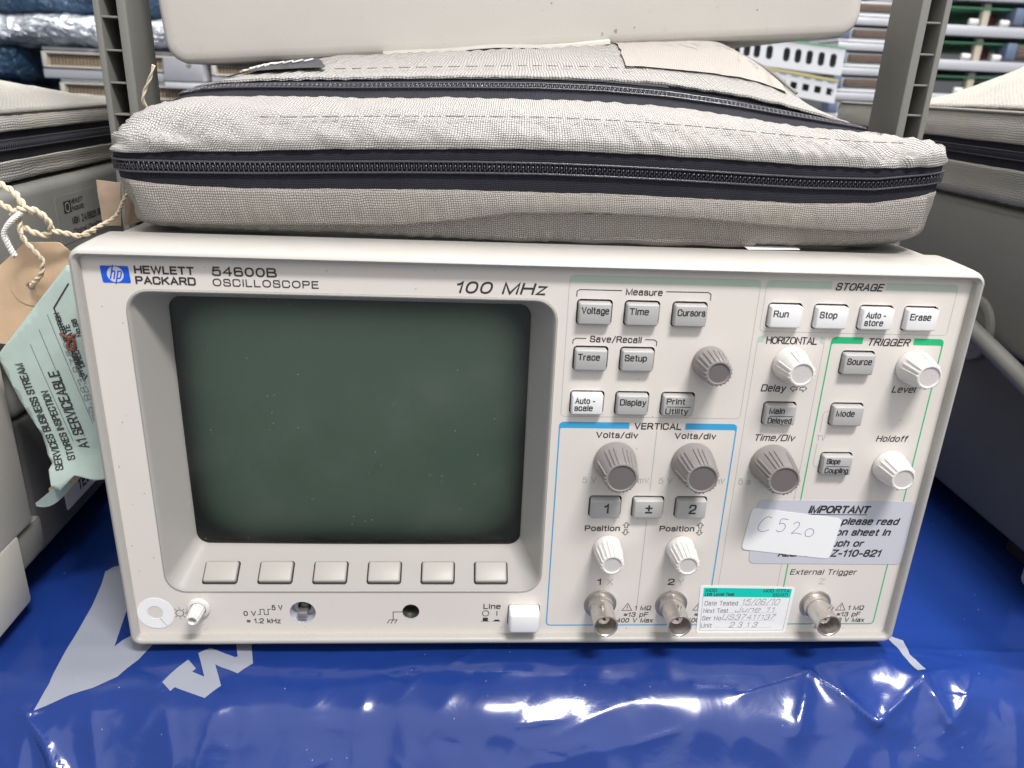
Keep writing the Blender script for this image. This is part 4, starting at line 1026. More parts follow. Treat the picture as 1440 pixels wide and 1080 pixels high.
def draped(name, x0, x1, t0, t1, mat, nu=24, nv=8, lift=0.9, slant=0.0, parent=pouch, **p):
    V, F, UV = [], [], []
    for j in range(nv + 1):
        for i in range(nu + 1):
            x = x0 + (x1 - x0) * i / nu + slant * j / nv; t = t0 + (t1 - t0) * j / nv
            q = surf_top(x, t); V.append(q + Vector((0, -lift * .6, lift + 0.25 * noise.noise((x * .2, t * 40, 3))))); UV.append((x, t * 110))
    for j in range(nv):
        for i in range(nu):
            a = j * (nu + 1) + i; F.append((a, a + 1, a + nu + 2, a + nu + 1))
    return mesh(name, V, F, mat, parent, smooth=True, uv=UV, **p)
lab = draped('woven_label', -134, -84, 0.085, 0.23, M['patchblack'], lift=1.3, slant=-4, label='black woven label with a pale worn emblem')
V, F = [], []
random.seed(11)
for k in range(9):
    xa = -126 + k * 4.0
    a = surf_top(xa, 0.12 + 0.006 * k) + Vector((0, -1.1, 1.75)); b_ = surf_top(xa + 3.6, 0.125 + 0.007 * k + random.uniform(-.015, .03)) + Vector((0, -1.1, 1.75)); c = surf_top(xa + 2.0, .155 + .005 * k) + Vector((0, -1.1, 1.75))
    sweep([a, c, b_], 0.55 if k < 5 else .4, 5, V, F)
mesh('label_emblem', V, F, M['patchwhite'], lab, smooth=True)
draped('side_patch', 36, 106, 0.10, 0.5, M['patch'], nu=30, nv=12, lift=.75, label='browner smooth patch on the right of the top')
stitches([surf_top(-80 + 118 * i / 60, 0.075) + Vector((0, -.8, .9)) for i in range(61)], pouch, length=4, gap=2.5, rng=(0, 1))
stitches([p.lerp(q, .6) + Vector((0, -1.9, 1.4)) for p, q in zip(p_m1, p_m2)], pouch, rng=(0.38, 0.66), length=5.5, lift=.7)
stitches([p + Vector((0, -1.3, -2.2)) for p in p_z2l], pouch, rng=(0.4, 0.68), length=5.5, lift=.6)
stitches([p.lerp(q, .62) + Vector((0, -1.6, 0)) for p, q in zip(p_bot, p_z1b)], pouch, rng=(0.36, 0.66), length=4.5, gap=3, lift=.3)
# piping that curves over the shoulder at the right
V, F = sweep(catmull([surf_top(84, .62) + Vector((0, -1, 1.2)), surf_top(92, .42) + Vector((0, -1, 1.4)), surf_top(101, .26) + Vector((0, -1, 1.3)), surf_top(112, .13) + Vector((0, -1, 1.2))], 8), 0.7, 8)
mesh('piping', V, F, M['cordura'], pouch, smooth=True, uv=[(v[0] * 3, v[2] * 3) for v in V])
# flap of the lower binding that overlaps towards the middle
def flaprow(f, dy, dz): 
    out = []
    for p, q in zip(p_bot, p_z1b):
        s_ = sstep(-90, -20, p.x) - 0.75 * sstep(-20, 30, p.x) if False else 0
        out.append(p.lerp(q, f) + Vector((0, dy, dz)))
    return out
fl = [i for i, p in enumerate(p_bot) if p.y < 30 and -145 < p.x < 148]
r0 = []; r1 = []; r2 = []
for i in fl:
    x = p_bot[i].x
    f = itp([(-145, .12), (-80, .22), (-55, .26), (-30, .42), (-10, .6), (20, .66), (60, .62), (110, .42), (148, .3)], x) + 0.02 * noise.noise((x * .25, 1, 1))
    a, b_ = p_bot[i], p_z1b[i]
    r0.append(a.lerp(b_, f) + Vector((0, -3.1, 0))); r1.append(a.lerp(b_, f + (0.99 - f) * .5) + Vector((0, -3.0, 0))); r2.append(a.lerp(b_, .985) + Vector((0, -1.4, 0)))
strip('binding_flap', [r0, r1, r2], M['cordura_shade'], pouch, amp=0.55, hem=(True, True), seedv=3)
# narrow strap lying beneath
bm = None
sv = [Vector((x, 26.0 + 0.3 * math.sin(x * .1), 163.2 + 0.25 * math.sin(x * .23))) for x in range(-20, 86, 3)]
strip('bottom_strap', [[p + Vector((0, 1.5, -1.8)) for p in sv], sv, [p + Vector((0, 0.6, 2.6)) for p in sv]], M['cordura_shade'], pouch, amp=0.15, seedv=2, hem=(True, True))

# papers
def paper(name, pts, mat, label, cat, thick=0.25, wave=0.4, nrm_=(0, 0, 1), n=12, **p):
    a, b_, c, d = [Vector(q) for q in pts]; V, F = [], []
    N = Vector(nrm_)
    for s_ in (0, 1):
        for j in range(n + 1):
            for i in range(n + 1):
                u, v = i / n, j / n
                q = a.lerp(b_, u).lerp(d.lerp(c, u), v)
                V.append(q + N * (wave * noise.noise((u * 3.1, v * 2.3, len(label) * .37)) + (thick if s_ else 0)))
    m_ = (n + 1) ** 2
    for j in range(n):
        for i in range(n):
            q = j * (n + 1) + i; F.append((q, q + n + 1, q + n + 2, q + 1)); q += m_; F.append((q, q + 1, q + n + 2, q + n + 1))
    for i in range(n):
        for q, r_ in ((i, i + 1), (n * (n + 1) + i + 1, n * (n + 1) + i), ((i + 1) * (n + 1), i * (n + 1)), (i * (n + 1) + n, (i + 1) * (n + 1) + n)):
            F.append((q, r_, r_ + m_, q + m_))
    org = (a + b_ + c + d) / 4
    o = mesh(name, V, F, mat, None, org, smooth=True, label=label, category=cat, **p)
    return autosmooth(o, 50)
paper('paper_slip', [(80.5, 22.0, 161.5), (102, 24.5, 161.5), (103, 50, 161.5), (82, 50, 161.5)], M['paper'], 'small white paper slip under the right part of the middle pouch', 'paper', wave=0.0)
paper('folded_paper', [(-64, 96.5, 226.2), (34, 97.5, 234.6), (33, 118, 234.9), (-66, 118, 226.4)], plain('crumpled_paper', (0.66, 0.64, 0.58), 0.6, var=0.1, bump=0.4, bscale=150), 'crumpled strip of paper squashed between upper case and middle pouch', 'paper', thick=1.4, wave=1.4)
paper('card_tag', [(-175.0, 60, 156.5), (-168.2, 60.6, 156.5), (-166.2, 61, 173.6), (-175.3, 60, 174.6)], M['kraftd'], 'weathered brown card stub upright at left end of middle pouch', 'card', thick=0.7, wave=.6, nrm_=(0, -1, 0))
paper('card_tag', [(-168.2, 64, 156.0), (-160.4, 66, 158), (-160.4, 68, 166), (-166.0, 64, 171)], M['kraftd'], 'dark folded card scrap behind the upright brown stub', 'card', thick=0.7, wave=.6, nrm_=(0, -1, 0))

# ================================================================== case stacked on top
up = thing('instrument_case', 'plain beige instrument case with rounded corners, stacked on top of the middle pouch', 'case', (-8, 250, 232))
bm = bmesh.new()
A_ = math.radians(4.62)
def upt(u, y, v): return Vector((-140.2 + u * math.cos(A_) - v * math.sin(A_), y, 220.0 + u * math.sin(A_) + v * math.cos(A_)))
def uring(ins, y, r=9.5, n=7): return [bm.verts.new(upt(a, y, b_)) for a, b_ in rrect(-16.5 + ins, 287.5 - ins, ins, 130 - ins, max(1.5, r - ins), n)]
rings = [uring(5, 101.2), uring(2.2, 101.6), uring(0.9, 102.4), uring(0.2, 103.8), uring(0, 106), uring(0, 140), uring(.4, 140.6), uring(.4, 141.6), uring(0, 142.2), uring(0, 395), uring(2, 398)]
n = len(rings[0])
for a, c in zip(rings, rings[1:]):
    for i in range(n): bm.faces.new((a[i], a[(i + 1) % n], c[(i + 1) % n], c[i]))
bm.faces.new(rings[0][::-1]); bm.faces.new(rings[-1])
bm_obj('case_body', bm, M['topcase'], up, ang=40)
bm = bmesh.new()
for (u, v, s_) in ((164, 36, 1), (164, 21, .6), (172, 5, 1), (178, 6, 1.3), (150, 18, .7), (186, 7, .8), (240, 12, .8)):
    q = upt(u, 101.08, v); c = [bm.verts.new(q + Vector((random.uniform(.3, 1) * .9 * s_ * math.cos(a * 1.05), 0, random.uniform(.2, 1) * .8 * s_ * math.sin(a * 1.05)))) for a in range(6)]
    bm.faces.new(c)
bm_obj('scuff_mark', bm, plain('scuff', (0.30, 0.27, 0.23), 0.7), up, kind='stuff')

# ================================================================== neighbours
def neighbour(cx_, side, label, group):
    """side: which of its sides faces our oscilloscope (+1 right, -1 left)"""
    t = thing('oscilloscope', label, 'oscilloscope', (cx_, 180, -8), group)
    h = 158 if side > 0 else 156
    xs = cx_ + side * h; xo = cx_ - side * h
    lo, hi = min(xs, xo), max(xs, xo)
    zs_ = 76 if side > 0 else 97
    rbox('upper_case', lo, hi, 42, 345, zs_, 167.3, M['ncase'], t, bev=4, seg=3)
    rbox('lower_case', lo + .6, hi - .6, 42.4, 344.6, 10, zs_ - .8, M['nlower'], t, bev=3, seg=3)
    for sx in (lo + 30, hi - 30):
        for sy in (70, 310): rbox('foot', sx - 12, sx + 12, sy - 8, sy + 8, -8, 10.2, M['foot'], t, bev=1)
    return t, lo, hi
nl, lo, hi = neighbour(-373, 1, 'oscilloscope at left edge whose side carries a maker label, tied with string and tags', 'neighbouring oscilloscopes')
bm = bmesh.new()
rbox_bm(lo - 3.2, hi + 2.4, -6, 24, -1, 32, 1.5, 2, bm=bm)
rbox_bm(lo - 3.2, hi + 2.4, -6, 37, 32 - 1.2, 166, 2.5, 2, bm=bm)
bm_obj('front_frame', bm, M['ncream'], nl)
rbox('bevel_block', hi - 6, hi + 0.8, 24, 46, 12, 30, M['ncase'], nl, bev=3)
WF = (Vector((hi + 0.0, 0, 0)), Vector((0, 1, 0)), Vector((0, 0, 1)))
K = dict(parent=nl, frame=WF, lift=0.25)
q = fill('maker_label', [rrect(104, 172, 138, 160, 1.5)], plain('label_metal_grey', (0.30, 0.30, 0.285), 0.35, metal=0.2), nl, frame=WF, depth=0.2, lift=0.15)
e = fill('label_emblem', [rrect(111, 118.3, 151.6, 157.3, .4)], M['ink'], q, frame=WF, lift=.2)
lines('emblem_ring', [circ(114.6, 154.4, 2.1, 20) + [(116.7, 154.4)]], 0.4, 'inkfaint', q, frame=WF, lift=.24)
K['parent'] = q
lettering('HEWLETT', 119.2, 130.8, 155.4, 1.8, wd=.38, **K); lettering('PACKARD', 119.2, 130.8, 152.0, 1.8, wd=.38, **K)
lettering('NSN', 117.4, 124.0, 146.0, 2.8, wd=.6, **K); lettering('Z4/6625 99 883 8750', 127.0, 168.0, 146.0, 2.8, wd=.55, **K)
lettering('Digital Oscilloscope', 117.4, 160.0, 140.8, 2.5, wd=.45, **K)
WF2 = (Vector((hi - .6, 0, 0)), Vector((0, 1, 0)), Vector((0, 0, 1)))
q = fill('asset_label', [rrect(68.5, 122, 17.5, 39, 1.2)], plain('asset_label_foil', (0.80, 0.78, 0.82), 0.4), nl, frame=WF2, depth=.2, lift=.25)
lettering('TE068726', 82.0, 113, 21.5, 5.0, wd=1.0, parent=q, frame=WF2, lift=.3)
nr, lo2, hi2 = neighbour(406, -1, 'oscilloscope at right edge with its handle folded along the lower half darkened for shade', 'neighbouring oscilloscopes')
bm = bmesh.new(); rbox_bm(lo2 - 3, hi2 + 3, -6, 40, -2, 166, 3, 2, bm=bm)
bm_obj('front_frame', bm, M['rim'], nr)
# folded handle: hub and arm along the side
V, F = lathe([(0, 0.01, 0), (0, 17, 0), (1.5, 18.5, 0), (5, 18.5, 0), (6, 17.2, 0), (6, 14.8, 0), (5, 14, 0), (5, .01, 0)], 56)
V = [(lo2 + 1 + v[1] * .7, 124 + v[0] * .95, 103 + v[2] * .95) for v in V]
h = mesh('handle_hub', V, F, M['arm'], nr); autosmooth(h, 35)
V, F = sweep([Vector((lo2 - 6, 124 - 138 * i / 20, 106 - 138 * i / 20 * 0.25)) for i in range(21)], 4.6, 12)
V = [Vector((v[0], v[1], v[2])) for v in V]
h = mesh('handle_arm', V, F, M['arm'], nr); autosmooth(h, 40)

def side_pouch(name_label, cx_, xw, z0, zs, dome, tsgn):
    t = thing('pouch', name_label, 'pouch', (cx_, 190, z0), 'pouches on the neighbouring oscilloscopes')
    off = (cx_, 0, 0)
    pl = lambda a, y, r: plan(a, y, r, yb=330, nS=60, nF=50)
    zb, zl, zh, zt = zs
    r_b0 = row(pl(xw - 12, 50, 15), z0 + .3, 0, off); r_b = row(pl(xw - 2, 42, 20), z0 + 1.5, 0, off)
    r_l = row(pl(xw, 40, 22), zl, 0, off); r_h = row(pl(xw, 40, 22), zh, 0, off); r_t = row(pl(xw - 2.5, 43, 25), zt, 0, off)
    strip('lower_band', [r_b0, r_b, [p.lerp(q, .5) + Vector((0, 0, 0)) for p, q in zip(r_b, r_l)], r_l], M['ncord'], t, amp=.6, seedv=20 + cx_, hem=(False, True))
    inn = lambda L_, d: [Vector((cx_ + (p.x - cx_) * (1 - d / xw), p.y + d * .5, p.z)) for p in L_]
    a, b_ = inn(r_l, 1.5), inn(r_h, 1.5)
    strip('zip_tape', [[p - Vector((0, 0, 1)) for p in a], [p.lerp(q, .5) for p, q in zip(a, b_)], [p + Vector((0, 0, 1)) for p in b_]], M['tape'], t, amp=.1, seedv=4, hem=(False, False))
    coil('zip_teeth', a, b_, t, out=.9, rng=(0.03, 0.97), t=.55)
    strip('upper_band', [r_h, [p.lerp(q, .5) + Vector(((p.x - cx_) / xw * 1.0, 0, 0)) for p, q in zip(r_h, r_t)], r_t], M['ncord'], t, amp=.6, seedv=22 + cx_)
    tops = []
    for tt in (0.02, .08, .16, .28, .42, .6, .8, .97):
        f = math.sin(min(1, tt / .6) * math.pi / 2)
        tops.append([Vector((cx_ + (p.x - cx_) * (1 - tt), p.y + (190 - p.y) * tt, p.z + dome(p.x - cx_, p.y) * f)) for p in r_t])
    strip('top_panel', tops, M['ncord'], t, amp=1.2, seedv=25 + cx_, hem=(True, False), sub=3)
    V, F = sweep([p + Vector(((p.x - cx_) / xw * .6, -.3, .2)) for p in r_t], .9, 6)
    mesh('piping', V, F, M['ncord'], t, smooth=True, uv=[(v[0] * 3 + v[1] * 3, v[2] * 3) for v in V])
    return t
side_pouch('pale grey zip pouch lying on the left edge oscilloscope', -373, 152, 168, (169, 177.6, 190, 197), lambda x, y: 18 * sstep(330, 120, y), 1)
side_pouch('pale grey zip pouch lying on the right edge oscilloscope', 406, 159, 168.5, (170, 186, 198.8, 213), lambda x, y: 46 * sstep(330, 150, y), -1)

# ================================================================== tags and string on the left
tg = thing('kraft_tag', 'brown card tag with eyelet and string, partly behind the teal tag', 'tag', (-190, 31, 110))
TF = (Vector((0, 32, 0)), Vector((1, 0, 0)), Vector((0, 0, 1)))
fill('card', [rpoly([(-192.4, 154.4), (-180, 154.8), (-175.6, 150.6), (-163.5, 128), (-163.5, 95), (-190, 100), (-203, 113.5), (-232, 117), (-232, 121)], 1.0), circ(-193, 137.6, 1.7, 20)], M['kraft'], tg, frame=TF, depth=.5)
fill('eyelet_patch', [circ(-193, 137.6, 7.6, 36), circ(-193, 137.6, 1.6, 20)], M['kraft'], tg, frame=TF, depth=.35, lift=.42)
tt_ = thing('teal_tag', 'pale teal inspection tag with printed black text and a rusty staple', 'tag', (-185, 25, 100))
outl = [(-204.9, 113.1), (-174.7, 148.0), (-162.6, 148), (-162.6, 62), (-176, 60), (-184, 62), (-190.5, 55), (-193.2, 57), (-194.0, 64), (-192.6, 66.5), (-194.4, 70), (-195.2, 78.6), (-198.0, 86), (-200.9, 93.9), (-205.3, 110.5)]
def tagz(x, z): return 25 - 1.4 * math.sin((z - 60) * .03) - 5.0 * sstep(74, 56, z)
def drape_poly(name, pts, mat, parent, cell, fz, lift=0.0):
    """polygon cut along a grid and laid over a curved sheet"""
    bm = bmesh.new(); vs = [bm.verts.new((p[0], p[1], 0)) for p in pts]
    from mathutils.geometry import tessellate_polygon
    for tr_ in tessellate_polygon([[Vector((p[0], p[1], 0)) for p in pts]]): bm.faces.new([vs[k] for k in tr_])
    xs = [p[0] for p in pts]; ys = [p[1] for p in pts]
    for ax, (lo_, hi_) in ((0, (min(xs), max(xs))), (1, (min(ys), max(ys)))):
        c = lo_ + cell
        while c < hi_:
            no = (1, 0, 0) if ax == 0 else (0, 1, 0); co_ = (c, 0, 0) if ax == 0 else (0, c, 0)
            bmesh.ops.bisect_plane(bm, geom=list(bm.verts) + list(bm.edges) + list(bm.faces), plane_co=co_, plane_no=no, dist=1e-5)
            c += cell
    V = [fz(v.co.x, v.co.y) for v in bm.verts]; bm.verts.index_update()
    F = [[v.index for v in f.verts] for f in bm.faces]; bm.free()
    return mesh(name, V, F, mat, parent, smooth=True)
card = drape_poly('card', outl, M['tealcard'], tt_, 3.0, lambda x, z: Vector((x, tagz(x, z), z)))
sol = card.modifiers.new('t', 'SOLIDIFY'); sol.thickness = 0.35 * S; sol.offset = 0
U_ = Vector((-.19, 0, .982)); V_t = Vector((-.982, 0, -.19))
def tagtext(s, p0, length, cap, wd, mat='ink', name='lettering', wob=0.0, parent=tt_):
    V2, F = [], []
    text2d(V2, F, s, 0, length, 0, cap, wd, wob=wob)
    V = []
    for i, v in enumerate(V2):
        q = Vector((p0[0], 0, p0[1])) + U_ * v.x + V_t * v.y
        V.append(Vector((q.x, tagz(q.x, q.z) - .42 - .00003 * i, q.z)))
    return mesh(name, V, F, M[mat], parent)
tagtext('SERVICES BUSINESS STREAM', (-188.3, 64.5), 45.5, 2.7, .5)
tagtext('STORES INSPECTION', (-183.7, 68.5), 30, 2.6, .48)
tagtext('A1 SERVICEABLE', (-177.8, 73.5), 33.5, 3.7, .62)
tagtext('99-883-8750', (-171.6, 86), 33, 2.6, .28, 'pencil', 'handwriting', wob=.5)
tagtext('DIRECTORATE', (-173.9, 108.5), 17, 1.9, .4)
tagtext('INSPECTION', (-177.6, 117), 13, 1.8, .4)
tagtext('STORES', (-174.4, 104.6), 9, 1.8, .4)
tagtext('No.98', (-172.9, 121), 6.6, 1.8, .4)
def tagline(pls, wd, mat='ink', name='printed_rule'):
    V2, F = [], []
    for pl in pls: ribbon(V2, F, [Vector(q) for q in pl], wd)
    V = [Vector((v.x, tagz(v.x, v.y) - .36 - .00002 * i, v.y)) for i, v in enumerate(V2)]
    return mesh(name, V, F, M[mat], tt_)
seg = lambda a, b_, n=10: [(a[0] + (b_[0] - a[0]) * i / n, a[1] + (b_[1] - a[1]) * i / n) for i in range(n + 1)]
tagline([seg((-175.0, 141), (-181.6, 131.6)) + seg((-181.6, 131.6), (-175.0, 102.6))[1:] + [(-173.0, 105.4)]], .55)
tagline([seg((-184.4, 129), (-174.5, 84)), seg((-188.4, 123), (-178.6, 78)), seg((-192.6, 117), (-183.5, 76))], .14)
V, F = sweep(catmull([(-181.6, 24.4, 121.5), (-179.6, 22.8, 121), (-178, 23, 119.4), (-178.6, 22.6, 116.2), (-176.4, 22.6, 115.4), (-175.8, 22.8, 118.6), (-176.6, 22.6, 120.4), (-175.2, 23, 121.4)], 6), 0.55, 7)
mesh('staple', V, F, M['rust'], tt_, smooth=True)
# curled lower end, two layers
V, F = [], []
for j in range(9):
    for i in range(9):
        u, v = i / 8, j / 8
        x = -188.5 - 12.5 * v; z = 60 - 10.5 * v - (1 - v) * 5 * u * .9 - 1.5 * u; y = 22 - 3 * math.sin(v * 2.6) + 6 * u * (1 - v)
        V.append((x, y, z - 3 * math.sin(v * math.pi) * u))
for j in range(8):
    for i in range(8):
        a = j * 9 + i; F.append((a, a + 1, a + 10, a + 9))
mesh('curled_end', V, F, M['tealcard'], tt_, smooth=True)
mesh('torn_end', [(v[0] + 4, v[1] + 4, v[2] + 4.5) for v in V], F, M['kraft'], tg, smooth=True)
def rope(pts, r, V, F, twist=1.0, per=10, strands=2):
    path = catmull(pts, per); n = len(path)
    for s_ in range(strands):
        line = []
        acc = 0
        for i, p in enumerate(path):
            t = (path[min(i + 1, n - 1)] - path[max(i - 1, 0)]).normalized()
            if i: acc += (p - path[i - 1]).length
            a = t.cross(Vector((.2, 1, .1))).normalized(); b_ = t.cross(a)
            th = acc * twist + s_ * 2 * math.pi / strands
            line.append(p + (a * math.cos(th) + b_ * math.sin(th)) * r * .55)
        sweep(line, r * .62, 6, V, F)
kn = thing('string', 'twisted pale cotton string knotted above the brown tag at left', 'string', (-187, 27, 163))
V, F = [], []
rope([(-212, 34, 183), (-200, 29, 180), (-193.4, 26, 176.2), (-189, 25, 173.6), (-186.0, 24, 169.4), (-184.5, 25, 166)], 1.15, V, F)
rope([(-214, 36, 170), (-203, 32, 170.6), (-194.8, 26, 169.3), (-190.2, 25, 167.2), (-186, 22, 168.6), (-181.4, 22, 168.2), (-178.6, 23, 165.2), (-178.4, 25, 161.2), (-180.6, 26, 158.6), (-184.2, 25, 159.4), (-187.6, 24, 161.8), (-190.4, 24, 165.4), (-188, 21, 168)], 1.1, V, F)
rope([(-188, 24, 166), (-187.8, 22, 161), (-186.8, 22, 157), (-184.2, 23, 152.6), (-183.0, 24, 149.4), (-184.6, 25, 144.6), (-188.4, 27, 140.8), (-191.6, 30, 138.6), (-193, 33, 137.6)], .9, V, F)
rope([(-179, 25, 160.5), (-174.4, 27, 159.2), (-170.2, 29, 158.0), (-166.8, 33, 159.4)], 1.0, V, F)
rope([(-170.5, 28, 158.0), (-165.8, 34, 160.6), (-163.0, 44, 163), (-163.6, 54, 167), (-162, 60, 173)], .8, V, F)
mesh('cord', V, F, M['string'], kn, smooth=True)
V, F = [], []
rope([(-186, 22, 167.4), (-189.4, 20, 164.2), (-192.4, 20, 160.0), (-191.8, 20, 156.2), (-190.2, 20, 151.6)], 1.0, V, F, twist=2.0, strands=3)
mesh('frayed_end', V, F, plain('bleached_string', (0.82, 0.80, 0.76), .85, bump=.15), kn, smooth=True)
tw = thing('string', 'short pale string end sticking up at left shoulder of the middle pouch', 'string', (-153, 70, 206))
V, F = [], []
rope([(-152.2, 66, 200), (-154.0, 62, 205), (-152.0, 61, 210), (-149.4, 60, 214), (-147.6, 60, 218.4)], .62, V, F, twist=.6)
mesh('cord', V, F, M['string'], tw, smooth=True)
# ================================================================== blue polythene over the shelf
EDGE = -9.0; RAD = 30.0; TH = math.radians(52)
CRE = []   # (x0,s0,x1,s1,amp,width)
def crease(x0, s0, x1, s1, a, w_): CRE.append((x0, s0, x1, s1, a, w_))
# tents of stretched film over the shelf edge (x along the shelf, s distance forward of the edge)
crease(119, 1, 142, 21, 2.6, 2.6); crease(142, 21, 168, 4, 2.6, 2.4); crease(119, 1, 108, 26, 1.6, 3.0); crease(119, 1, 88, 10, 1.2, 3.0)
crease(166, 3, 172, 22, 2.0, 2.2); crease(190, 3, 170, 26, 1.8, 4); crease(166, 3, 188, 0, 1.2, 2.4)
crease(-192, 14, -176, 34, 2.8, 2.4); crease(-192, 14, -190, 44, 1.8, 3.0); crease(-182, 20, -174, 52, 1.4, 3); crease(-176, 34, -150, 44, 2.0, 2.5)
crease(-168, 12, -162, 40, 2.0, 7); crease(-140, 8, -132, 44, 1.0, 6); crease(-120, 14, -128, 46, .9, 4)
crease(24, 18, 44, 12, .5, 5); crease(-60, -2, 20, 2, .5, 5)
crease(200, -2, 260, 8, 1.2, 4); crease(-250, 0, -215, 20, 1.6, 4); crease(150, -30, 230, -26, .7, 3); crease(140, -14, 250, -8, .8, 3.0)
crease(190, -4, 160, -12, .8, 4); crease(-20, 40, 60, 24, 1.0, 10); crease(70, 44, 130, 60, 1.4, 9); crease(200, 20, 196, 60, 1.6, 6)
rc = random.Random(5)
for _ in range(110):
    x0 = rc.uniform(-230, 260); s0 = rc.uniform(-12, 60); an = rc.choice((rc.gauss(0, .35), rc.gauss(1.4, .4))); ln_ = rc.uniform(5, 28)
    if 25 < x0 < 122 and s0 < 20: continue
    crease(x0, s0, x0 + ln_ * math.cos(an), s0 + ln_ * math.sin(an), rc.choice((-1, 1)) * rc.uniform(.12, .55), rc.uniform(.9, 2.2))
def disp(x, s):
    d = 1.1 * noise.noise((x * .018, s * .03, 7.7)) + .25 * noise.noise((x * .15, s * .12, 3.1)) * sstep(-.1, .5, noise.noise((x * .02, s * .02, 5))) + .35 * noise.noise((x * .06, s * .07, 2.1)) 
    front = sstep(-30, 25, s)
    d += sstep(-14, 2, s) * sstep(60, 20, s) * (1.3 * noise.noise((x * .013, 5.5, .2)) + .45 * noise.noise((x * .034, s * .03, 9.2)) + .25 * noise.noise((x * .09, s * .05, 2.2)))
    d += front * (2.4 * noise.noise((x * .022 + 4, s * .02, 1.3)) + 0.8 * (1 - abs(noise.noise((x * .045, s * .03, 6.1))) * 2.4))
    taut = sstep(22, 48, x) * (1 - sstep(112, 124, x)) * sstep(-6, 2, s) * (1 - sstep(18, 30, s))
    d *= 1 - .8 * taut
    s = s - 5.5
    for (x0, s0, x1, s1, a, w_) in CRE:
        dx, ds = x1 - x0, s1 - s0; L2 = dx * dx + ds * ds
        px_, ps_ = x - x0, s - s0
        if abs(px_ - dx / 2) > abs(dx) / 2 + 4 * w_ or abs(ps_ - ds / 2) > abs(ds) / 2 + 4 * w_: continue
        t = max(0, min(1, (px_ * dx + ps_ * ds) / L2))
        q = math.hypot(px_ - t * dx, ps_ - t * ds) / w_
        d += 1.15 * a * math.exp(-q * 1.1) * (0.35 + 0.65 * math.sin(math.pi * (0.15 + .7 * t)))
    return d
def sheet_pt(x, s, lift=0.0, flat=False):
    """s < 0 lies on the shelf (y = EDGE - s), s > 0 goes over the edge"""
    if s <= 0: p = Vector((x, EDGE - s, -8)); n_ = Vector((0, 0, 1))
    else:
        a = min(s / RAD, TH)
        p = Vector((x, EDGE - RAD * math.sin(a), -8 - RAD * (1 - math.cos(a)))); n_ = Vector((0, -math.sin(a), math.cos(a)))
        if s > RAD * TH:
            p += Vector((0, -math.cos(TH), -math.sin(TH))) * (s - RAD * TH)
    under = 1.0
    d = disp(x, s)
    if s < -8:   # pressed flat where things stand
        k = 0.0 if (-165 < x < 165 or x < -212 or x > 245) else 0.6
        f = sstep(-8, -22, s); d = d * (1 - f) + d * k * f * .5 - f * .25
    return p + n_ * (d * .9 - .4 + lift)
sh = thing('plastic_sheet', 'shiny blue polythene sheet with white print, spread under the oscilloscopes', 'plastic sheet', (0, 100, -9))
xs = []; x = -620.0
while x < 660: xs.append(x); x += 1.5 if -260 < x < 290 else 12
ss = []; s = -480.0
while s < 150: ss.append(s); s += 1.0 if -26 < s < 75 else (3 if -150 < s < 100 else 12)
V, F = [], []
for s in ss:
    for x in xs: V.append(sheet_pt(x, s))
n = len(xs)
for j in range(len(ss) - 1):
    for i in range(n - 1):
        a = j * n + i; F.append((a, a + 1, a + n + 1, a + n)[::-1])
mesh('film', V, F, M['poly'], sh, smooth=True)
def pr(pts, name='printed_shape'):
    # points given as (x, y) on the shelf; y beyond the edge follows the film
    q = [(p[0], EDGE - p[1]) for p in pts]
    return drape_poly(name, q, M['polyprint'], sh, 2.0, lambda a, b_: sheet_pt(a, b_, .22))
def pr(pts, name='printed_shape'):
    return drape_poly(name, pts, M['polyprint'], sh, 2.0, lambda a, b_: sheet_pt(a, b_, .22))
pr([(-189.4, 19.1), (-187.6, 8.4), (-189.1, -14.1), (-191.3, -39.4), (-194.0, -55.3), (-196.4, -65.0), (-194.1, -69.1), (-189, -71), (-178, -54), (-174.1, -30.3), (-170.3, -11.3), (-168.7, -15.4), (-163, -23), (-150, -28), (-148, -22), (-155.0, -13.0), (-157.4, -3.1), (-162.4, 5.7), (-170.1, 10.6), (-178.5, 13.6)])
pr([(-143.6, 9.3), (-137.1, -1.7), (-132.5, 3.1), (-133.5, 4.6), (-128.1, 6.9), (-134.4, -5.9), (-130.6, -9.3), (-119.3, -4.1), (-118.1, -4.4), (-121.1, -12.8), (-115.7, -16), (-111.0, -0.6), (-115.8, 4.7), (-125.7, 0.5), (-120.8, 10.4), (-125.7, 15.5), (-138.1, 11.4), (-139.4, 12.9)], 'printed_letter')
pr([(163.0, -20), (166, -17.2), (171.1, -13.3), (168.2, -3.1), (170.2, 6.3), (165.9, 7.3), (165.0, -1.8), (165.0, -13.4)])
rbox('shelf_board', -640, 680, -2, 470, -40, -11.5, M['shelf'], None, bev=2, label='grey steel shelf board under the blue polythene', category='shelf')

# ================================================================== stored equipment behind
bpy.context.view_layer.update()
back = rbox('back_wall', -2200, 2400, 1500, 1520, -600, 2000, M['wall'], None, bev=0, kind='structure')
fl_ = rbox('floor', -2200, 2400, -1500, 1500, -620, -600, M['wall'], None, bev=0, kind='structure')
rbox('shelf_board', -900, 1000, 590, 1000, 128, 150, M['shelf'], None, bev=2, label='steel shelf board behind, carrying the stored modules', category='shelf')

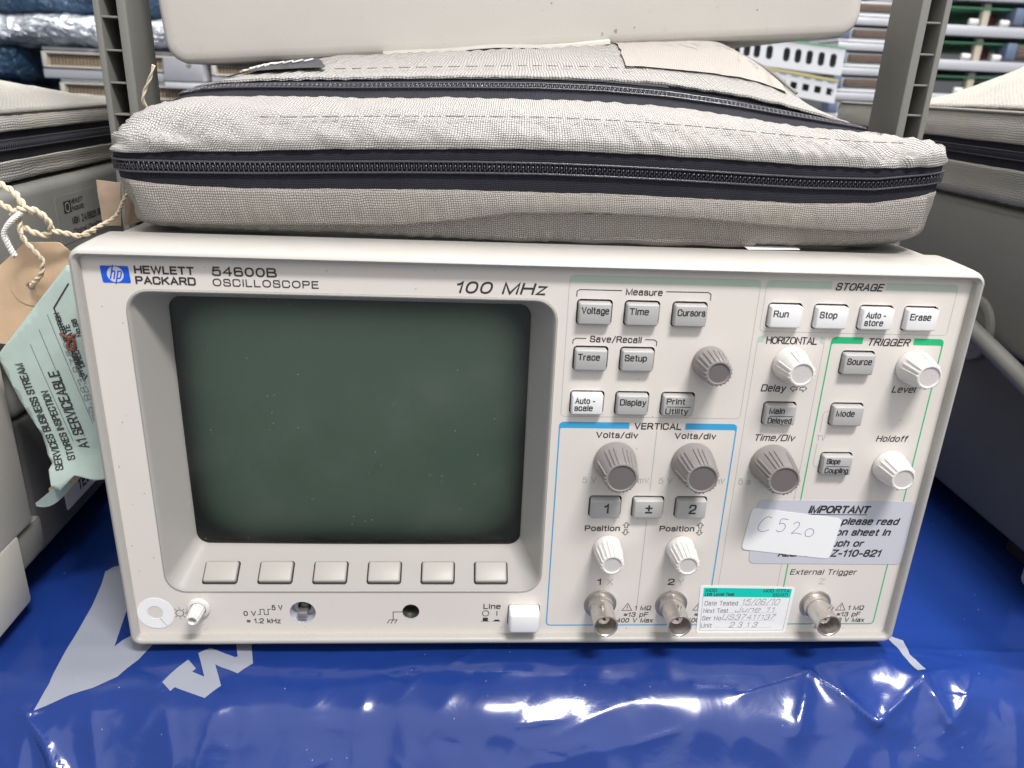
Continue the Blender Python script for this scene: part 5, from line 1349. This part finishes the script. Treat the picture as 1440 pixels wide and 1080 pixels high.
def module(x0, x1, z0, hgt, label, style, y=600, depth=230, tilt=0.0, kind_seed=0):
    """a plug-in rack module seen from its front: rail, connector, end block"""
    t = thing('rack_module', label, 'rack module', (x0, y, z0), 'rack modules stored on the shelf behind')
    rnd = random.Random(int(z0 * 7 + x0))
    rbox('rail', x0, x1, y, y + depth, z0, z0 + hgt * .30, M['alu'], t, bev=.8)
    if style == 'side':      # pale front strip plus recessed connector
        rbox('rail', x0, x1, y + 1, y + depth, z0 + hgt * .33, z0 + hgt * .45, M['aluplate'], t, bev=.4)
        rbox('connector', x0 + 14, x1 - 4, y + 2, y + 22, z0 + hgt * .52, z0 + hgt * .86, M['conn'], t, bev=1)
        rbox('connector_frame', x0 + 10, x1 - 1, y + 4, y + 20, z0 + hgt * .48, z0 + hgt * .92, M['alu'], t, bev=.6)
        rbox('end_block', x0 + 1, x0 + 11, y, y + 20, z0 + hgt * .46, z0 + hgt * .95, M['connblue'], t, bev=1)
        bm = bmesh.new(); k = x0 + 17
        while k < x1 - 7:
            for q in (.60, .70, .78): rbox_bm(k, k + 1.2, y + 1.2, y + 3, z0 + hgt * q, z0 + hgt * q + 1.1, 0, 1, bm=bm)
            k += 2.3
        bm_obj('connector_pins', bm, M['connpin'], t, kind='stuff')
    elif style == 'board':
        rbox('board', x0, x1 - 120 * 0, y + 8, y + depth, z0 + hgt * .81, z0 + hgt * .85, M['pcb'], t, bev=0)
        rbox('post', x0 + 62, x0 + 70, y + 10, y + 18, z0 + hgt * .3, z0 + hgt * .98, M['cap_post'], t, bev=1.5)
        rbox('connector', x0 + 104, x1 - 2, y + 2, y + 26, z0 + hgt * .42, z0 + hgt * .80, M['conn'], t, bev=1)
        rbox('end_block', x0 + 92, x0 + 103, y + 1, y + 22, z0 + hgt * .38, z0 + hgt * .86, M['connblue'], t, bev=1)
        rbox('component', x0 + 74, x0 + 88, y + 24, y + 40, z0 + hgt * .38, z0 + hgt * .70, M['redpart'], t, bev=2)
        for a in (46, 80, 120, 138):
            V, F = sweep([Vector((x0 + a, y + 6, z0 + hgt * .42)), Vector((x0 + a + 9, y + 6, z0 + hgt * .42))], 3.2, 10)
            mesh('capacitor', V, F, M['teflon'], t, smooth=True)
        bm = bmesh.new(); k = x0 + 107
        while k < x1 - 5:
            for q in (.52, .62, .72): rbox_bm(k, k + 1.1, y + 1.2, y + 3, z0 + hgt * q, z0 + hgt * q + 1.1, 0, 1, bm=bm)
            k += 2.4
        bm_obj('connector_pins', bm, M['connpin'], t, kind='stuff')
    elif style == 'tan':
        rbox('lid', x0 + 2, x1, y - 1, y + depth, z0 + hgt * .90, z0 + hgt, M['aluplate'], t, bev=1)
        bm = bmesh.new()
        rbox_bm(x0 + 1, x0 + 6, y - 2, y + 14, z0 + hgt * .34, z0 + hgt * .86, 1, 2, bm=bm)
        rbox_bm(x0 + 4, x1, y - 2, y + 14, z0 + hgt * .33, z0 + hgt * .41, .8, 1, bm=bm); rbox_bm(x0 + 4, x1, y - 2.2, y + 14, z0 + hgt * .78, z0 + hgt * .87, .8, 1, bm=bm)
        bm_obj('connector_frame', bm, M['ncream'], t)
        rbox('connector', x0 + 5, x1 - 1, y + 3, y + 16, z0 + hgt * .40, z0 + hgt * .80, M['mesh'], t, bev=.4)
        bm = bmesh.new(); k = x0 + 8
        while k < x1 - 5:
            for q in (.45, .54, .63, .72): rbox_bm(k, k + 1.7, y + 1.8, y + 3.6, z0 + hgt * q, z0 + hgt * q + 1.4, 0, 1, bm=bm)
            k += 3.4
        bm_obj('connector_pins', bm, M['conn'], t, kind='stuff')
    V, F = [], []
    return t
W_ = ['topmost', 'second', 'third', 'fourth']
# right of the middle: front faces beside the perforated sides
for i, (z0, h, nm) in enumerate(((262.5, 24, 'rack module with brown connector right beside the corner of the upper beige case'), (238.5, 24, 'rack module between the upper pierced plate and the right handle arm'), (213.5, 25, 'rack module between the lower pierced plate and the right handle arm'), (188.5, 25, 'lowest visible rack module left of the right handle arm, above the pouch'), (287, 24, 'highest rack module left of the right handle arm'))):
    module(359, 452, z0, h, nm, 'side')
for i, (z0, h, nm) in enumerate(((248, 33.5, 'open rack module with green board edge, above the right edge pouch'), (281.7, 33.5, 'open rack module with green board edge at the top right corner'), (214, 33.5, 'open rack module low beside the right handle arm, partly behind the right pouch'), (315.5, 33, 'uppermost open rack module at the very top right corner'))):
    module(454, 640, z0, h, nm, 'board', y=604)
# perforated side plates
def perforated(c, uw, hgt, tilt, ry, round_, label, edge_mat):
    t = thing('perforated_plate', label, 'pierced plate', c, 'pierced side plates behind the pouch')
    a = math.radians(tilt); b_ = math.radians(ry)
    U = Vector((math.cos(b_) * math.cos(a), math.sin(b_), math.sin(a))).normalized(); Vv = Vector((0, 0, 1)); O = Vector(c)
    holes = []
    n_ = 9 if round_ else 7
    xs_ = [10, 20.5, 31, 44, 62, 74, 86, 98.5, 111] if round_ else [28, 41, 54, 67, 80, 93, 106]
    for q in xs_:
        if q < uw - 6:
            holes.append(rrect(q - 3.4, q + 3.4, hgt * .26, hgt * .78, 3.0, 4) if round_ else rrect(q - 3.6, q + 3.6, hgt * .34, hgt * .66, .8, 3))
    sl = [rrect(q - 4.0, q + 4.0, hgt * .90, hgt * .945, .3, 2) for q in xs_ if q < uw - 6] if not round_ else []
    fill('plate', [rrect(0, uw, 0, hgt, 1)] + holes + sl, M['aluplate'], t, frame=(O, U, Vv), depth=1.2)
    fill('edge_strip', [rrect(0, uw, hgt + .2, hgt + (1.6 if round_ else 2.2), .3, 2)], M[edge_mat], t, frame=(O, U, Vv), depth=1.0, lift=1)
    fill('inner_plate', [rrect(1, uw - 1, 1, hgt - 1, 1)], M['dark'], t, frame=(O + Vector((0, 9, 0)), U, Vv), depth=.5)
perforated((238, 588, 246.5), 122, 25.5, -4.5, -3, True, 'pale metal plate with a row of oval holes, above the pouch shoulder', 'pcb')
perforated((246, 589, 223.5), 113, 21.0, -7.0, -3, False, 'pale metal plate with square holes under the oval holed plate', 'yell')
module(175, 236, 236, 34, 'tan connector module peeping out behind the right end of the upper beige case', 'tan', y=606)
# left stack
module(-452, -300, 203, 29, 'rack module with a tan connector beside the left handle arm', 'tan')
module(-440, -285, 177, 26, 'rack module with tan connector beneath, just above the left pouch', 'tan', y=603)
t = thing('rack_module', 'pale grey flat module with a screw, between left handle arm and upper case', 'rack module', (-380, 596, 203), 'rack modules stored on the shelf behind')
rbox('cover', -332, -293.5, 594, 800, 205, 226, M['alu'], t, bev=1.2); rbox('rail', -332, -292, 593, 790, 198, 203.6, M['aluplate'], t, bev=.8)
V, F = lathe([(0, .01, 0), (0.6, 2.2, 0), (1.2, 2.2, 0), (1.4, 1.6, 0), (.7, 1.2, 0), (.7, .01, 0)], 20); mesh('screw', V, F, M['nickel'], t, (-306, 593.6, 221), local=True)
module(-290, -235, 204, 22, 'tan connector module peeping out behind the left end of the upper beige case', 'tan', y=610)
# wrapped bundles
def bundle(x0, x1, y0, y1, z0, z1, mat, label, seed, am=5, ny=10):
    t = thing('wrapped_bundle', label, 'wrapped bundle', ((x0 + x1) / 2, (y0 + y1) / 2, z0), 'plastic wrapped bundles on the shelf behind')
    V, F = [], []; nu, nv = 150, 40
    hy, hz = (y1 - y0) / 2, (z1 - z0) / 2
    for j in range(nv):
        th = 2 * math.pi * j / nv; c_, s_ = math.cos(th), math.sin(th)
        ey = hy * math.copysign(abs(c_) ** .55, c_); ez = hz * math.copysign(abs(s_) ** .55, s_)
        for i in range(nu + 1):
            u = i / nu; en = min(1, min(u, 1 - u) * 14) ** .5
            x = x0 + (x1 - x0) * u
            d = am * (noise.noise((x * .03, ez * .09 + seed, ey * .03)) + .9 * (0.5 - abs(noise.noise((x * .07, ez * .13 + seed, ey * .09)))) + .5 * noise.noise((x * .16, ez * .25, seed)))
            V.append(((x), (y0 + y1) / 2 + ey * en + d * c_, (z0 + z1) / 2 + ez * en + d * .8 * s_))
    for j in range(nv):
        for i in range(nu):
            a = j * (nu + 1) + i; b_ = ((j + 1) % nv) * (nu + 1) + i; F.append((a, a + 1, b_ + 1, b_))
    mesh('wrapping', V, F, mat, t, smooth=True)
bundle(-620, -250, 600, 760, 258, 290, M['wrapb'], 'dark blue wrapped bundle at the top left, above the silvery one', 3.3)
bundle(-640, -255, 585, 760, 232, 262, M['wrap'], 'crinkled silvery plastic wrapped bundle at the top left', 8.1)
bundle(-640, -462, 592, 760, 198, 234, M['wrapb'], 'dark blue bag below the silvery bundle at the left edge', 5.7)
bundle(-640, -470, 585, 760, 160, 198, M['wrapb'], 'dark bag behind the left edge pouch', 2.7)
bundle(-600, -240, 600, 760, 288, 330, M['wrap'], 'silvery wrapped bundle above the dark blue one at the top left', 12.7)
for k, (x0, x1, st_) in enumerate(((-470, -300, 'tan'), (-230, 0, 'tan'), (20, 240, 'tan'), (250, 450, 'side'), (470, 640, 'board'))):
    pass
